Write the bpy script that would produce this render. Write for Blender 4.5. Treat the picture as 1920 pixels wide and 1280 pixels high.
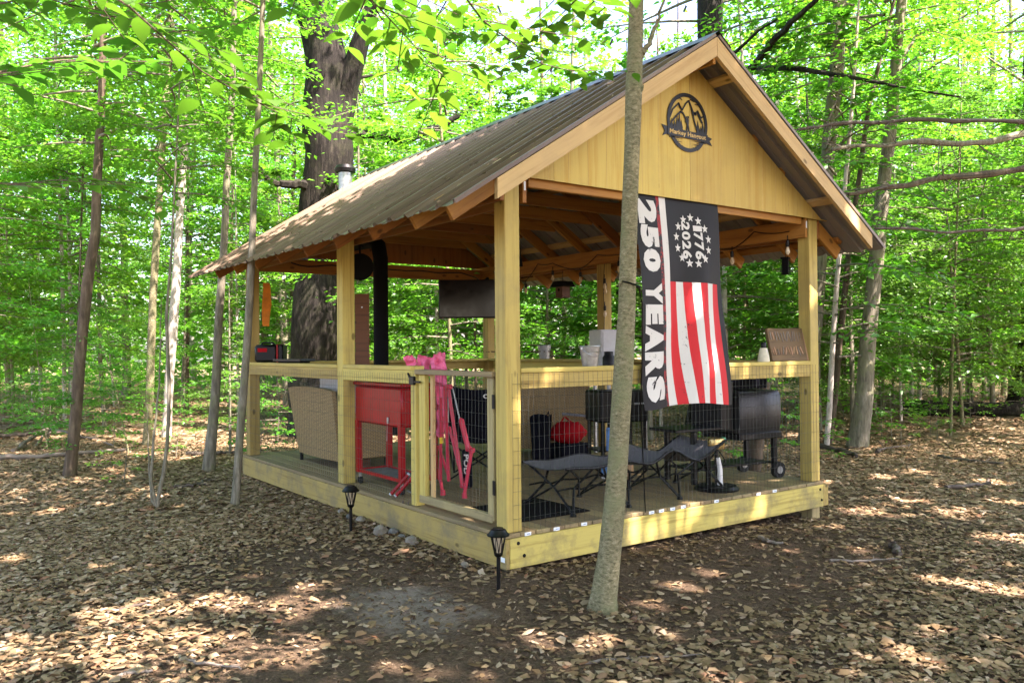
import bpy, bmesh, math, random
import numpy as np
from mathutils import Vector, Matrix, noise as mnoise
R = math.radians
scene = bpy.context.scene
for o in list(bpy.data.objects): bpy.data.objects.remove(o)
col = scene.collection

# ------------------------------------------------------------------ camera
CAM = Vector((-3.581, -5.030, 1.380)); YAW, PITCH, ROLL, FPX = R(35.9), R(.55), R(-.48), 1540.7
FW = Vector((math.sin(YAW)*math.cos(PITCH), math.cos(YAW)*math.cos(PITCH), math.sin(PITCH)))
_r = Vector((math.cos(YAW), -math.sin(YAW), 0)); _u = _r.cross(FW)
RT = _r*math.cos(ROLL) + _u*math.sin(ROLL); UP = -_r*math.sin(ROLL) + _u*math.cos(ROLL)
cd = bpy.data.cameras.new('camera'); cam = bpy.data.objects.new('camera', cd); col.objects.link(cam)
cd.sensor_width = 36; cd.lens = 36*FPX/1920; cd.clip_end = 600; cd.clip_start = .05
cam.matrix_world = Matrix(((RT.x, UP.x, -FW.x, CAM.x), (RT.y, UP.y, -FW.y, CAM.y), (RT.z, UP.z, -FW.z, CAM.z), (0, 0, 0, 1)))
scene.camera = cam
cd.dof.use_dof = True; cd.dof.focus_distance = 7.6; cd.dof.aperture_fstop = 5.6
# ------------------------------------------------------------------ light
SUN_EL, SUN_AZ = R(56), R(164)          # azimuth clockwise from +Y
SV = Vector((math.sin(SUN_AZ)*math.cos(SUN_EL), math.cos(SUN_AZ)*math.cos(SUN_EL), math.sin(SUN_EL)))
w = bpy.data.worlds.new('World'); scene.world = w; w.use_nodes = True
nt = w.node_tree; nt.nodes.clear()
sky = nt.nodes.new('ShaderNodeTexSky'); sky.sky_type = 'NISHITA'; sky.sun_disc = False
sky.sun_elevation = SUN_EL; sky.sun_rotation = SUN_AZ; sky.air_density = 1.0; sky.dust_density = 2.5; sky.ozone_density = 1
bg = nt.nodes.new('ShaderNodeBackground'); bg.inputs[1].default_value = .15
wo = nt.nodes.new('ShaderNodeOutputWorld')
nt.links.new(sky.outputs[0], bg.inputs[0]); nt.links.new(bg.outputs[0], wo.inputs[0])
sl = bpy.data.lights.new('sun', 'SUN'); sl.energy = 5; sl.angle = R(.53); sl.color = (1, .935, .885)
so = bpy.data.objects.new('sun', sl); col.objects.link(so); so.rotation_euler = SV.to_track_quat('Z', 'Y').to_euler()
vs = scene.view_settings; vs.view_transform = 'Standard'; vs.look = 'None'; vs.gamma = 1; vs.use_curve_mapping = False
vs.exposure = 2.7
try: vs.use_white_balance = True; vs.white_balance_temperature = 7000; vs.white_balance_tint = 22      # camera balanced for shade
except AttributeError: pass
cy = scene.cycles; cy.max_bounces = 7; cy.diffuse_bounces = 4; cy.glossy_bounces = 2; cy.transmission_bounces = 4
cy.transparent_max_bounces = 4; cy.use_denoising = True; cy.caustics_reflective = False; cy.caustics_refractive = False

# ------------------------------------------------------------------ materials
MATS = {}
def mat(name): return MATS[name]
def newmat(name):
    m = bpy.data.materials.new(name); m.use_nodes = True; t = m.node_tree; t.nodes.clear(); MATS[name] = m
    return m, t
def N(t, kind, **kw):
    n = t.nodes.new('ShaderNode'+kind)
    for k, v in kw.items():
        if k.startswith('i_'):
            key = k[2:]; n.inputs[int(key) if key.isdigit() else key.replace('_', ' ')].default_value = v
        else: setattr(n, k, v)
    return n
def L(t, a, b): t.links.new(a, b)
def ramp(t, fac, stops, interp='LINEAR'):
    n = t.nodes.new('ShaderNodeValToRGB'); n.color_ramp.interpolation = interp; el = n.color_ramp.elements
    while len(el) < len(stops): el.new(.5)
    for e, (p, c) in zip(el, stops): e.position = p; e.color = (*c, 1)
    if fac is not None: L(t, fac, n.inputs[0])
    return n
def mixc(t, fac, a, b, mode='MIX'):
    n = t.nodes.new('ShaderNodeMix'); n.data_type = 'RGBA'; n.blend_type = mode
    for sock, v in ((n.inputs[0], fac), (n.inputs[6], a), (n.inputs[7], b)):
        if hasattr(v, 'links') or isinstance(v, bpy.types.NodeSocket): L(t, v, sock)
        elif isinstance(v, (int, float)): sock.default_value = v
        else: sock.default_value = (*v, 1)
    return n.outputs[2]
def math_(t, op, a, b=None, c=None):
    n = t.nodes.new('ShaderNodeMath'); n.operation = op
    for i, v in enumerate((a, b, c)):
        if v is None: continue
        if isinstance(v, (int, float)): n.inputs[i].default_value = v
        else: L(t, v, n.inputs[i])
    return n.outputs[0]
def finish(t, color, rough=.6, metal=0, bump=None, bstr=.3, bdist=.01, spec=.4):
    p = N(t, 'BsdfPrincipled'); o = N(t, 'OutputMaterial'); L(t, p.outputs[0], o.inputs[0])
    if isinstance(color, bpy.types.NodeSocket): L(t, color, p.inputs['Base Color'])
    else: p.inputs['Base Color'].default_value = (*color, 1)
    if isinstance(rough, bpy.types.NodeSocket): L(t, rough, p.inputs['Roughness'])
    else: p.inputs['Roughness'].default_value = rough
    p.inputs['Metallic'].default_value = metal; p.inputs['Specular IOR Level'].default_value = spec
    if bump is not None:
        b = N(t, 'Bump'); b.inputs['Strength'].default_value = bstr; b.inputs['Distance'].default_value = bdist
        L(t, bump, b.inputs['Height']); L(t, b.outputs[0], p.inputs['Normal'])
    return p
def simple(name, c, rough=.5, metal=0, var=.25, scale=12, spec=.4, bump=.1):
    m, t = newmat(name); tc = N(t, 'TexCoord'); n = N(t, 'TexNoise', i_Scale=scale, i_Detail=4.0, i_Roughness=.6); L(t, tc.outputs['Object'], n.inputs['Vector'])
    c2 = tuple(x*(1-var) for x in c); c3 = tuple(min(1, x*(1+var*.6)) for x in c)
    rm = ramp(t, n.outputs[0], [(.3, c2), (.7, c3)])
    rr = math_(t, 'MULTIPLY_ADD', n.outputs[0], .2, max(rough-.1, 0))
    finish(t, rm.outputs[0], rr, metal, n.outputs[0], bump, .003, spec); return m
def wood(name, base, dark, orange=None, grain=1., weather=0., rough=.65, knot=.80):
    m, t = newmat(name); tc = N(t, 'TexCoord'); oi = N(t, 'ObjectInfo')
    off = N(t, 'VectorMath', operation='SCALE'); cmb = N(t, 'CombineXYZ'); L(t, oi.outputs['Random'], cmb.inputs[0]); L(t, oi.outputs['Random'], cmb.inputs[1]); L(t, oi.outputs['Random'], cmb.inputs[2])
    L(t, cmb.outputs[0], off.inputs[0]); off.inputs['Scale'].default_value = 37.
    add = N(t, 'VectorMath', operation='ADD'); L(t, tc.outputs['Object'], add.inputs[0]); L(t, off.outputs[0], add.inputs[1])
    mp = N(t, 'Mapping'); mp.inputs['Scale'].default_value = (.9, 22, 22); L(t, add.outputs[0], mp.inputs[0])
    n1 = N(t, 'TexNoise', i_Scale=1., i_Detail=6., i_Roughness=.65, i_Distortion=.8); L(t, mp.outputs[0], n1.inputs['Vector'])
    mp2 = N(t, 'Mapping'); mp2.inputs['Scale'].default_value = (.6, 5, 5); L(t, add.outputs[0], mp2.inputs[0])
    n2 = N(t, 'TexNoise', i_Scale=1., i_Detail=3.); L(t, mp2.outputs[0], n2.inputs['Vector'])
    g = ramp(t, n1.outputs[0], [(.32, dark), (.5, base), (.72, tuple(min(1, x*1.12) for x in base))])
    c = mixc(t, math_(t, 'MULTIPLY', n2.outputs[0], .45), g.outputs[0], orange or tuple(x*.8 for x in base))
    # knots
    mp3 = N(t, 'Mapping'); mp3.inputs['Scale'].default_value = (4.5, 9, 9); L(t, add.outputs[0], mp3.inputs[0])
    vo = N(t, 'TexVoronoi', i_Scale=1.); L(t, mp3.outputs[0], vo.inputs['Vector'])
    kn = ramp(t, vo.outputs['Distance'], [(.13, (1, 1, 1)), (.21, (0, 0, 0))])
    sep = N(t, 'SeparateColor'); L(t, vo.outputs['Color'], sep.inputs[0])
    kf = math_(t, 'MULTIPLY', kn.outputs[0], math_(t, 'GREATER_THAN', sep.outputs[0], knot))
    c = mixc(t, math_(t, 'MULTIPLY', kf, .75), c, tuple(x*.28 for x in dark))
    # piece to piece variation
    v = math_(t, 'MULTIPLY_ADD', oi.outputs['Random'], .44, .78)
    hs = N(t, 'HueSaturation'); L(t, c, hs.inputs['Color']); L(t, v, hs.inputs['Value'])
    L(t, math_(t, 'MULTIPLY_ADD', oi.outputs['Random'], .02, .49), hs.inputs['Hue'])
    c = hs.outputs[0]
    if weather:
        n3 = N(t, 'TexNoise', i_Scale=2.3, i_Detail=6., i_Roughness=.7); L(t, add.outputs[0], n3.inputs['Vector'])
        rm = ramp(t, n3.outputs[0], [(.47, (0, 0, 0)), (.64, (1, 1, 1))])
        c = mixc(t, math_(t, 'MULTIPLY', rm.outputs[0], weather), c, (.14, .12, .075))
    finish(t, c, rough, 0, n1.outputs[0], .25*grain, .002, .3); return m
wood('treated', (.43, .325, .085), (.25, .165, .035), (.42, .31, .09), weather=.25)
wood('treated_rim', (.41, .315, .09), (.22, .145, .032), (.36, .28, .08), weather=.7)
wood('rake_pine', (.56, .385, .165), (.40, .245, .085), weather=.12)
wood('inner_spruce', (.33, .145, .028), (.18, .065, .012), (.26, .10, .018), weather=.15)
wood('gable_ply', (.50, .375, .10), (.44, .27, .05), (.50, .31, .06), weather=.12, knot=.97)
wood('weathered', (.30, .235, .11), (.17, .125, .06), weather=.5)
wood('deck_wood', (.25, .185, .09), (.15, .105, .05), weather=.45)
wood('carved_wood', (.12, .07, .032), (.05, .028, .013)); wood('carved_edge', (.42, .24, .14), (.3, .16, .09))
wood('dead_wood', (.17, .14, .115), (.08, .065, .055)); wood('dark_branch', (.085, .065, .05), (.035, .027, .02))
wood('rust_board', (.13, .05, .022), (.07, .028, .013))
simple('black_metal', (.004, .004, .0045), .4, .0, .4, spec=.25); simple('black_matte', (.0045, .0045, .005), .75, spec=.12); simple('black_fabric', (.004, .0045, .009), .85, spec=.12)
simple('black_plastic', (.004, .004, .004), .4, spec=.22); simple('screen', (.002, .002, .003), .15, 0, .1, spec=.35); simple('cap_metal', (.03, .035, .035), .4, .4)
simple('galv', (.42, .43, .43), .38, .85, .3, 25); simple('grey_tube', (.34, .35, .36), .4, .6); simple('white_plastic', (.62, .62, .60), .4, 0, .1)
simple('cabinet', (.50, .50, .50), .45, 0, .1); simple('red_paint', (.30, .002, .004), .35, 0, .25, 6, .25); simple('red_fabric', (.34, .006, .010), .8, spec=.1)
simple('pink_tube', (.55, .035, .07), .4, 0, .15); simple('pink_cloth', (.78, .15, .27), .75, 0, .2); simple('yellow_tag', (.8, .6, .03), .6)
simple('grey_canvas', (.12, .12, .122), .8, 0, .2, 60, spec=.15); simple('grill_grey', (.022, .021, .021), .42, .3, .35, 5); simple('brass', (.55, .38, .14), .3, .9, .2)
simple('green_plastic', (.02, .25, .12), .4); simple('rubber', (.005, .005, .005), .8); simple('orange_cloth', (.7, .22, .02), .7); simple('blue_label', (.08, .22, .5), .5)
simple('cream', (.62, .57, .42), .55); simple('sticker', (.72, .76, .78), .5, 0, .08); simple('sticker_ink', (.12, .2, .35), .5); simple('cushion', (.38, .38, .37), .9)
simple('wire', (.07, .08, .07), .45, .35, .3); simple('sign_black', (.007, .008, .009), .45, .3); simple('sign_text', (.62, .42, .14), .6)
simple('sign_grey', (.30, .30, .29), .6); simple('stone', (.20, .175, .135), .85, 0, .45, 9, bump=.5); simple('stone_dark', (.12, .12, .11), .85, 0, .4, 9, bump=.5)
simple('cardboard', (.30, .20, .11), .8); simple('mat_dark', (.006, .0055, .0055), .95, spec=.12); simple('bulb_glass', (.55, .45, .3), .12, 0, .1, spec=.6)
simple('birdhouse', (.10, .045, .03), .7); simple('vent_white', (.7, .7, .68), .5)
def wicker():
    m, t = newmat('wicker'); tc = N(t, 'TexCoord')
    b = N(t, 'TexBrick', i_Scale=1., offset=.5); b.inputs['Color1'].default_value = (.42, .30, .13, 1); b.inputs['Color2'].default_value = (.32, .22, .095, 1); b.inputs['Mortar'].default_value = (.05, .032, .014, 1)
    b.inputs['Mortar Size'].default_value = .003; b.inputs['Brick Width'].default_value = .045; b.inputs['Row Height'].default_value = .016
    mp = N(t, 'Mapping'); mp.inputs['Rotation'].default_value = (R(90), 0, 0)
    sx = N(t, 'SeparateXYZ'); L(t, tc.outputs['Object'], sx.inputs[0]); cx = N(t, 'CombineXYZ')
    L(t, math_(t, 'ADD', sx.outputs[0], sx.outputs[1]), cx.inputs[0]); L(t, sx.outputs[2], cx.inputs[1]); L(t, cx.outputs[0], b.inputs['Vector'])
    n = N(t, 'TexNoise', i_Scale=5., i_Detail=3.); L(t, tc.outputs['Object'], n.inputs['Vector'])
    c = mixc(t, math_(t, 'MULTIPLY', n.outputs[0], .5), b.outputs[0], (.25, .17, .07))
    finish(t, c, .55, 0, b.outputs['Fac'], -.8, .006)
wicker()
def roof_mat():
    m, t = newmat('roof_metal'); g = N(t, 'NewGeometry'); tc = N(t, 'TexCoord')
    mp = N(t, 'Mapping'); mp.inputs['Scale'].default_value = (.5, 14, .5); L(t, tc.outputs['Object'], mp.inputs[0])
    n = N(t, 'TexNoise', i_Scale=1., i_Detail=6., i_Roughness=.65); L(t, mp.outputs[0], n.inputs['Vector'])
    n2 = N(t, 'TexNoise', i_Scale=18., i_Detail=5., i_Roughness=.75); L(t, tc.outputs['Object'], n2.inputs['Vector'])
    base = ramp(t, n.outputs[0], [(.3, (.080, .050, .032)), (.55, (.145, .097, .063)), (.75, (.22, .16, .105))])
    moss = ramp(t, n2.outputs[0], [(.62, (0, 0, 0)), (.74, (1, 1, 1))])
    c = mixc(t, math_(t, 'MULTIPLY', moss.outputs[0], .5), base.outputs[0], (.16, .13, .05))
    under = mixc(t, n.outputs[0], (.17, .155, .145), (.24, .215, .20))
    sx = N(t, 'SeparateXYZ'); L(t, g.outputs['True Normal'], sx.inputs[0])
    bf = math_(t, 'LESS_THAN', sx.outputs[2], 0.)
    finish(t, mixc(t, g.outputs['Backfacing'], c, under), math_(t, 'MULTIPLY_ADD', n.outputs[0], .25, .26), .1, n2.outputs[0], .05, .003, .35)
roof_mat()
def bark(name, a, b, c, sc=1., lich=.3, stretch=.18, strength=.6):
    m, t = newmat(name); tc = N(t, 'TexCoord'); mp = N(t, 'Mapping'); mp.inputs['Scale'].default_value = (sc, sc, sc*stretch); L(t, tc.outputs['Object'], mp.inputs[0])
    n = N(t, 'TexNoise', i_Scale=14., i_Detail=7., i_Roughness=.7, i_Distortion=.4); L(t, mp.outputs[0], n.inputs['Vector'])
    n2 = N(t, 'TexNoise', i_Scale=3.5, i_Detail=5., i_Roughness=.65); L(t, tc.outputs['Object'], n2.inputs['Vector'])
    r = ramp(t, n.outputs[0], [(.33, a), (.52, b), (.7, c)])
    lm = ramp(t, n2.outputs[0], [(.48, (0, 0, 0)), (.62, (1, 1, 1))])
    cc = mixc(t, math_(t, 'MULTIPLY', lm.outputs[0], lich), r.outputs[0], (.17, .18, .09))
    finish(t, cc, .85, 0, n.outputs[0], strength, .02, .2)
bark('bark_smooth', (.085, .078, .042), (.20, .18, .10), (.33, .29, .19), 2.4, .85, 1.9, .8)
bark('bark_grey', (.075, .068, .048), (.165, .15, .11), (.27, .245, .19), 1.5, .5)
bark('bark_pale', (.25, .22, .18), (.40, .36, .31), (.52, .48, .42), .8, .12, .6, .3)
bark('bark_brown', (.045, .033, .022), (.095, .07, .048), (.16, .12, .085), 1., .15)
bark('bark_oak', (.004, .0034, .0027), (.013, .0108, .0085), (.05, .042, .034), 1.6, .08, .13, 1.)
def leafmat(name, cols, trans, gloss=.06):
    m, t = newmat(name); g = N(t, 'NewGeometry'); oi = N(t, 'ObjectInfo')
    r = ramp(t, math_(t, 'FRACT', math_(t, 'ADD', g.outputs['Random Per Island'], oi.outputs['Random'])), [(i/(len(cols)-1), c) for i, c in enumerate(cols)])
    hs = N(t, 'HueSaturation'); L(t, r.outputs[0], hs.inputs['Color']); L(t, math_(t, 'MULTIPLY_ADD', oi.outputs['Random'], .5, .78), hs.inputs['Value']); L(t, math_(t, 'MULTIPLY_ADD', math_(t, 'FRACT', math_(t, 'MULTIPLY', oi.outputs['Random'], 7.3)), .035, .485), hs.inputs['Hue'])
    d = N(t, 'BsdfDiffuse'); L(t, hs.outputs[0], d.inputs[0])
    tr = N(t, 'BsdfTranslucent'); L(t, mixc(t, 1., hs.outputs[0], trans, 'MULTIPLY'), tr.inputs[0])
    gl = N(t, 'BsdfGlossy'); gl.inputs['Roughness'].default_value = .42; gl.inputs[0].default_value = (.8, .85, .8, 1)
    m1 = N(t, 'MixShader'); m1.inputs[0].default_value = .5; L(t, d.outputs[0], m1.inputs[1]); L(t, tr.outputs[0], m1.inputs[2])
    m2 = N(t, 'MixShader'); m2.inputs[0].default_value = gloss; L(t, m1.outputs[0], m2.inputs[1]); L(t, gl.outputs[0], m2.inputs[2])
    o = N(t, 'OutputMaterial'); L(t, m2.outputs[0], o.inputs[0])
leafmat('leaf', [(.07, .21, .022), (.11, .285, .03), (.085, .25, .026), (.16, .34, .04)], (1.3, 1.5, .7))
leafmat('leaf_near', [(.06, .17, .02), (.085, .215, .028), (.11, .25, .035)], (1.35, 1.5, .7), .06)
leafmat('leaf_shaded', [(.06, .145, .025), (.09, .20, .03), (.12, .25, .04)], (1.1, 1.2, .8))  # same leaf in darker greens, shade of the right hand wood painted in
def litter():
    m, t = newmat('litter'); g = N(t, 'NewGeometry')
    r = ramp(t, g.outputs['Random Per Island'], [(0, (.075, .044, .022)), (.15, (.29, .205, .105)), (.32, (.13, .082, .042)), (.55, (.39, .285, .16)), (.72, (.21, .137, .07)), (.90, (.50, .39, .26)), (1, (.29, .125, .066))])
    tc = N(t, 'TexCoord'); n = N(t, 'TexNoise', i_Scale=60., i_Detail=3.); L(t, tc.outputs['Object'], n.inputs['Vector'])
    c = mixc(t, math_(t, 'MULTIPLY', n.outputs[0], .5), r.outputs[0], (.10, .065, .035))
    d = N(t, 'BsdfDiffuse'); L(t, c, d.inputs[0]); tr = N(t, 'BsdfTranslucent'); L(t, c, tr.inputs[0])
    gl = N(t, 'BsdfGlossy'); gl.inputs['Roughness'].default_value = .45
    m1 = N(t, 'MixShader'); m1.inputs[0].default_value = .15; L(t, d.outputs[0], m1.inputs[1]); L(t, tr.outputs[0], m1.inputs[2])
    m2 = N(t, 'MixShader'); m2.inputs[0].default_value = .04; L(t, m1.outputs[0], m2.inputs[1]); L(t, gl.outputs[0], m2.inputs[2])
    o = N(t, 'OutputMaterial'); L(t, m2.outputs[0], o.inputs[0])
litter()
def crumbs():
    m, t = newmat('crumbs'); g = N(t, 'NewGeometry')
    r = ramp(t, g.outputs['Random Per Island'], [(0, (.04, .025, .015)), (.4, (.12, .08, .045)), (.7, (.07, .045, .028)), (.93, (.20, .145, .09)), (1, (.32, .25, .17))]); finish(t, r.outputs[0], .9, spec=.1)
crumbs()
def groundmat():
    m, t = newmat('forest_floor'); tc = N(t, 'TexCoord')
    v = N(t, 'TexVoronoi', i_Scale=11.); L(t, tc.outputs['Object'], v.inputs['Vector'])
    sep = N(t, 'SeparateColor'); L(t, v.outputs['Color'], sep.inputs[0])
    leafc = ramp(t, sep.outputs[0], [(0, (.09, .06, .035)), (.4, (.22, .16, .09)), (.75, (.30, .22, .13)), (1, (.17, .11, .06))])
    n = N(t, 'TexNoise', i_Scale=38., i_Detail=6., i_Roughness=.75); L(t, tc.outputs['Object'], n.inputs['Vector'])
    dirt = ramp(t, n.outputs[0], [(.3, (.055, .037, .023)), (.52, (.12, .083, .053)), (.72, (.22, .16, .105))])
    n2 = N(t, 'TexNoise', i_Scale=.5, i_Detail=4.); L(t, tc.outputs['Object'], n2.inputs['Vector'])
    # bare trodden soil around the hut, by distance from it, with a sandy patch near the corner
    sx = N(t, 'SeparateXYZ'); L(t, tc.outputs['Object'], sx.inputs[0])
    def dist(px, py, ax, ay):
        a = math_(t, 'POWER', math_(t, 'ABSOLUTE', math_(t, 'MULTIPLY', math_(t, 'SUBTRACT', sx.outputs[0], px), 1/ax)), 2.)
        b = math_(t, 'POWER', math_(t, 'ABSOLUTE', math_(t, 'MULTIPLY', math_(t, 'SUBTRACT', sx.outputs[1], py), 1/ay)), 2.)
        return math_(t, 'SQRT', math_(t, 'ADD', a, b))
    far = dist(.9, -.3, 5.0, 3.3)
    lf = ramp(t, math_(t, 'ADD', far, math_(t, 'MULTIPLY_ADD', n2.outputs[0], .8, -.4)), [(.85, (0, 0, 0)), (1.2, (1, 1, 1))])
    c = mixc(t, lf.outputs[0], dirt.outputs[0], leafc.outputs[0])
    n3 = N(t, 'TexNoise', i_Scale=5., i_Detail=6., i_Roughness=.7); L(t, tc.outputs['Object'], n3.inputs['Vector'])
    sd = dist(-1.0, -.3, .45, .65)
    sf = ramp(t, math_(t, 'ADD', sd, math_(t, 'MULTIPLY_ADD', n3.outputs[0], 1.9, -.95)), [(.45, (1, 1, 1)), (1.1, (0, 0, 0))])
    c = mixc(t, math_(t, 'MULTIPLY', sf.outputs[0], math_(t, 'MULTIPLY_ADD', n.outputs[0], 1.0, .25)), c, (.27, .235, .19))
    finish(t, c, .95, 0, n.outputs[0], 1., .035, .1)
groundmat()
def flagmats():
    for nm, c, lo in (('flag_black', (.0045, .0045, .005), 0), ('flag_white', (.62, .60, .55), .62), ('flag_red', (.58, .014, .018), .64), ('flag_fleck', (.32, .02, .02), .50)):
        m, t = newmat(nm); tc = N(t, 'TexCoord')
        n = N(t, 'TexNoise', i_Scale=9., i_Detail=8., i_Roughness=.8); L(t, tc.outputs['Object'], n.inputs['Vector'])
        n2 = N(t, 'TexNoise', i_Scale=90., i_Detail=2.); L(t, tc.outputs['Object'], n2.inputs['Vector'])
        if lo:
            f = ramp(t, n.outputs[0], [(lo-.02, (0, 0, 0)), (lo+.02, (1, 1, 1))]); cc = mixc(t, f.outputs[0], c, (.02, .02, .02))
        else: cc = mixc(t, n.outputs[0], c, tuple(x*1.5 for x in c))
        d = N(t, 'BsdfPrincipled'); L(t, cc, d.inputs[0]); d.inputs['Roughness'].default_value = .6; d.inputs['Specular IOR Level'].default_value = .3
        tr = N(t, 'BsdfTranslucent'); L(t, cc, tr.inputs[0]); mx = N(t, 'MixShader'); mx.inputs[0].default_value = .12
        L(t, d.outputs[0], mx.inputs[1]); L(t, tr.outputs[0], mx.inputs[2]); o = N(t, 'OutputMaterial'); L(t, mx.outputs[0], o.inputs[0])
flagmats()

# ------------------------------------------------------------------ helpers
def tag(o, label=None, cat=None, group=None, kind=None):
    if label: o['label'] = label
    if cat: o['category'] = cat
    if group: o['group'] = group
    if kind: o['kind'] = kind
    return o
def thing(name, label, cat, loc=(0, 0, 0), rz=0, group=None):
    o = bpy.data.objects.new(name, None); col.objects.link(o); o.location = loc; o.rotation_euler = (0, 0, rz); o.empty_display_size = .1
    return tag(o, label, cat, group)
def link(name, me, parent=None, m=None):
    o = bpy.data.objects.new(name, me); col.objects.link(o); o.parent = parent
    if m is not None and not me.materials: me.materials.append(mat(m))
    return o
def fast_mesh(name, V, F, smooth=False):
    V = np.asarray(V, dtype=np.float32); F = np.asarray(F, dtype=np.int32); k = F.shape[1]
    me = bpy.data.meshes.new(name); me.vertices.add(len(V)); me.vertices.foreach_set('co', V.ravel())
    me.loops.add(F.size); me.loops.foreach_set('vertex_index', F.ravel()); me.polygons.add(len(F))
    me.polygons.foreach_set('loop_start', np.arange(0, F.size, k, dtype=np.int32)); me.update(calc_edges=True)
    if smooth: me.polygons.foreach_set('use_smooth', np.ones(len(F), dtype=bool))
    return me
CB = {}
def cbox_data(l, w_, h, b):
    hx, hy, hz = l/2, w_/2, h/2; b = min(b, hx*.45, hy*.45, hz*.45); vs_, fs = [], []; idx = {}
    for sx in (-1, 1):
        for sy in (-1, 1):
            for sz in (-1, 1):
                for a in range(3):
                    d = [hx-b, hy-b, hz-b]; d[a] = (hx, hy, hz)[a]; idx[(sx, sy, sz, a)] = len(vs_); vs_.append((sx*d[0], sy*d[1], sz*d[2]))
    def f(*k): fs.append([idx[q] for q in k])
    for a, s in ((0, 1), (0, -1), (1, 1), (1, -1), (2, 1), (2, -1)):
        o = [[-1, -1], [1, -1], [1, 1], [-1, 1]]; q = []
        for p in o:
            c = list(p); c.insert(a, s); q.append((*c, a))
        if (s > 0) == (a == 1): q.reverse()
        f(*q)
    for a in range(3):
        b1, b2 = [x for x in range(3) if x != a]
        for s1 in (-1, 1):
            for s2 in (-1, 1):
                c0 = [0]*3; c0[a] = -1; c0[b1] = s1; c0[b2] = s2; c1 = list(c0); c1[a] = 1
                f((*c0, b1), (*c0, b2), (*c1, b2), (*c1, b1))
    for sx in (-1, 1):
        for sy in (-1, 1):
            for sz in (-1, 1): f((sx, sy, sz, 0), (sx, sy, sz, 1), (sx, sy, sz, 2))
    return vs_, fs
def fixn(me):
    bm = bmesh.new(); bm.from_mesh(me); bmesh.ops.recalc_face_normals(bm, faces=bm.faces); bm.to_mesh(me); bm.free(); return me
def cbox(l, w_, h, m, b=.004):
    key = (round(l, 3), round(w_, 3), round(h, 3), m)
    if key not in CB:
        v, f = cbox_data(l, w_, h, b); me = bpy.data.meshes.new('board'); me.from_pydata(v, [], f); fixn(me); me.materials.append(mat(m)); CB[key] = me
    return CB[key]
def frame_mat(p0, p1, upv=(0, 0, 1)):
    p0, p1 = Vector(p0), Vector(p1); x = (p1-p0).normalized(); z = Vector(upv); z = (z - x*z.dot(x))
    if z.length < 1e-4: z = Vector((0, 1, 0)) - x*x.y
    z.normalize(); y = z.cross(x); c = (p0+p1)/2
    return Matrix(((x.x, y.x, z.x, c.x), (x.y, y.y, z.y, c.y), (x.z, y.z, z.z, c.z), (0, 0, 0, 1)))
def board(name, p0, p1, wid, hei, m, parent, upv=(0, 0, 1), b=.004):
    """box along p0-p1 (centre line), wid across, hei along upv"""
    o = link(name, cbox((Vector(p1)-Vector(p0)).length, wid, hei, m, b), parent); o.matrix_local = frame_mat(p0, p1, upv); return o
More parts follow.
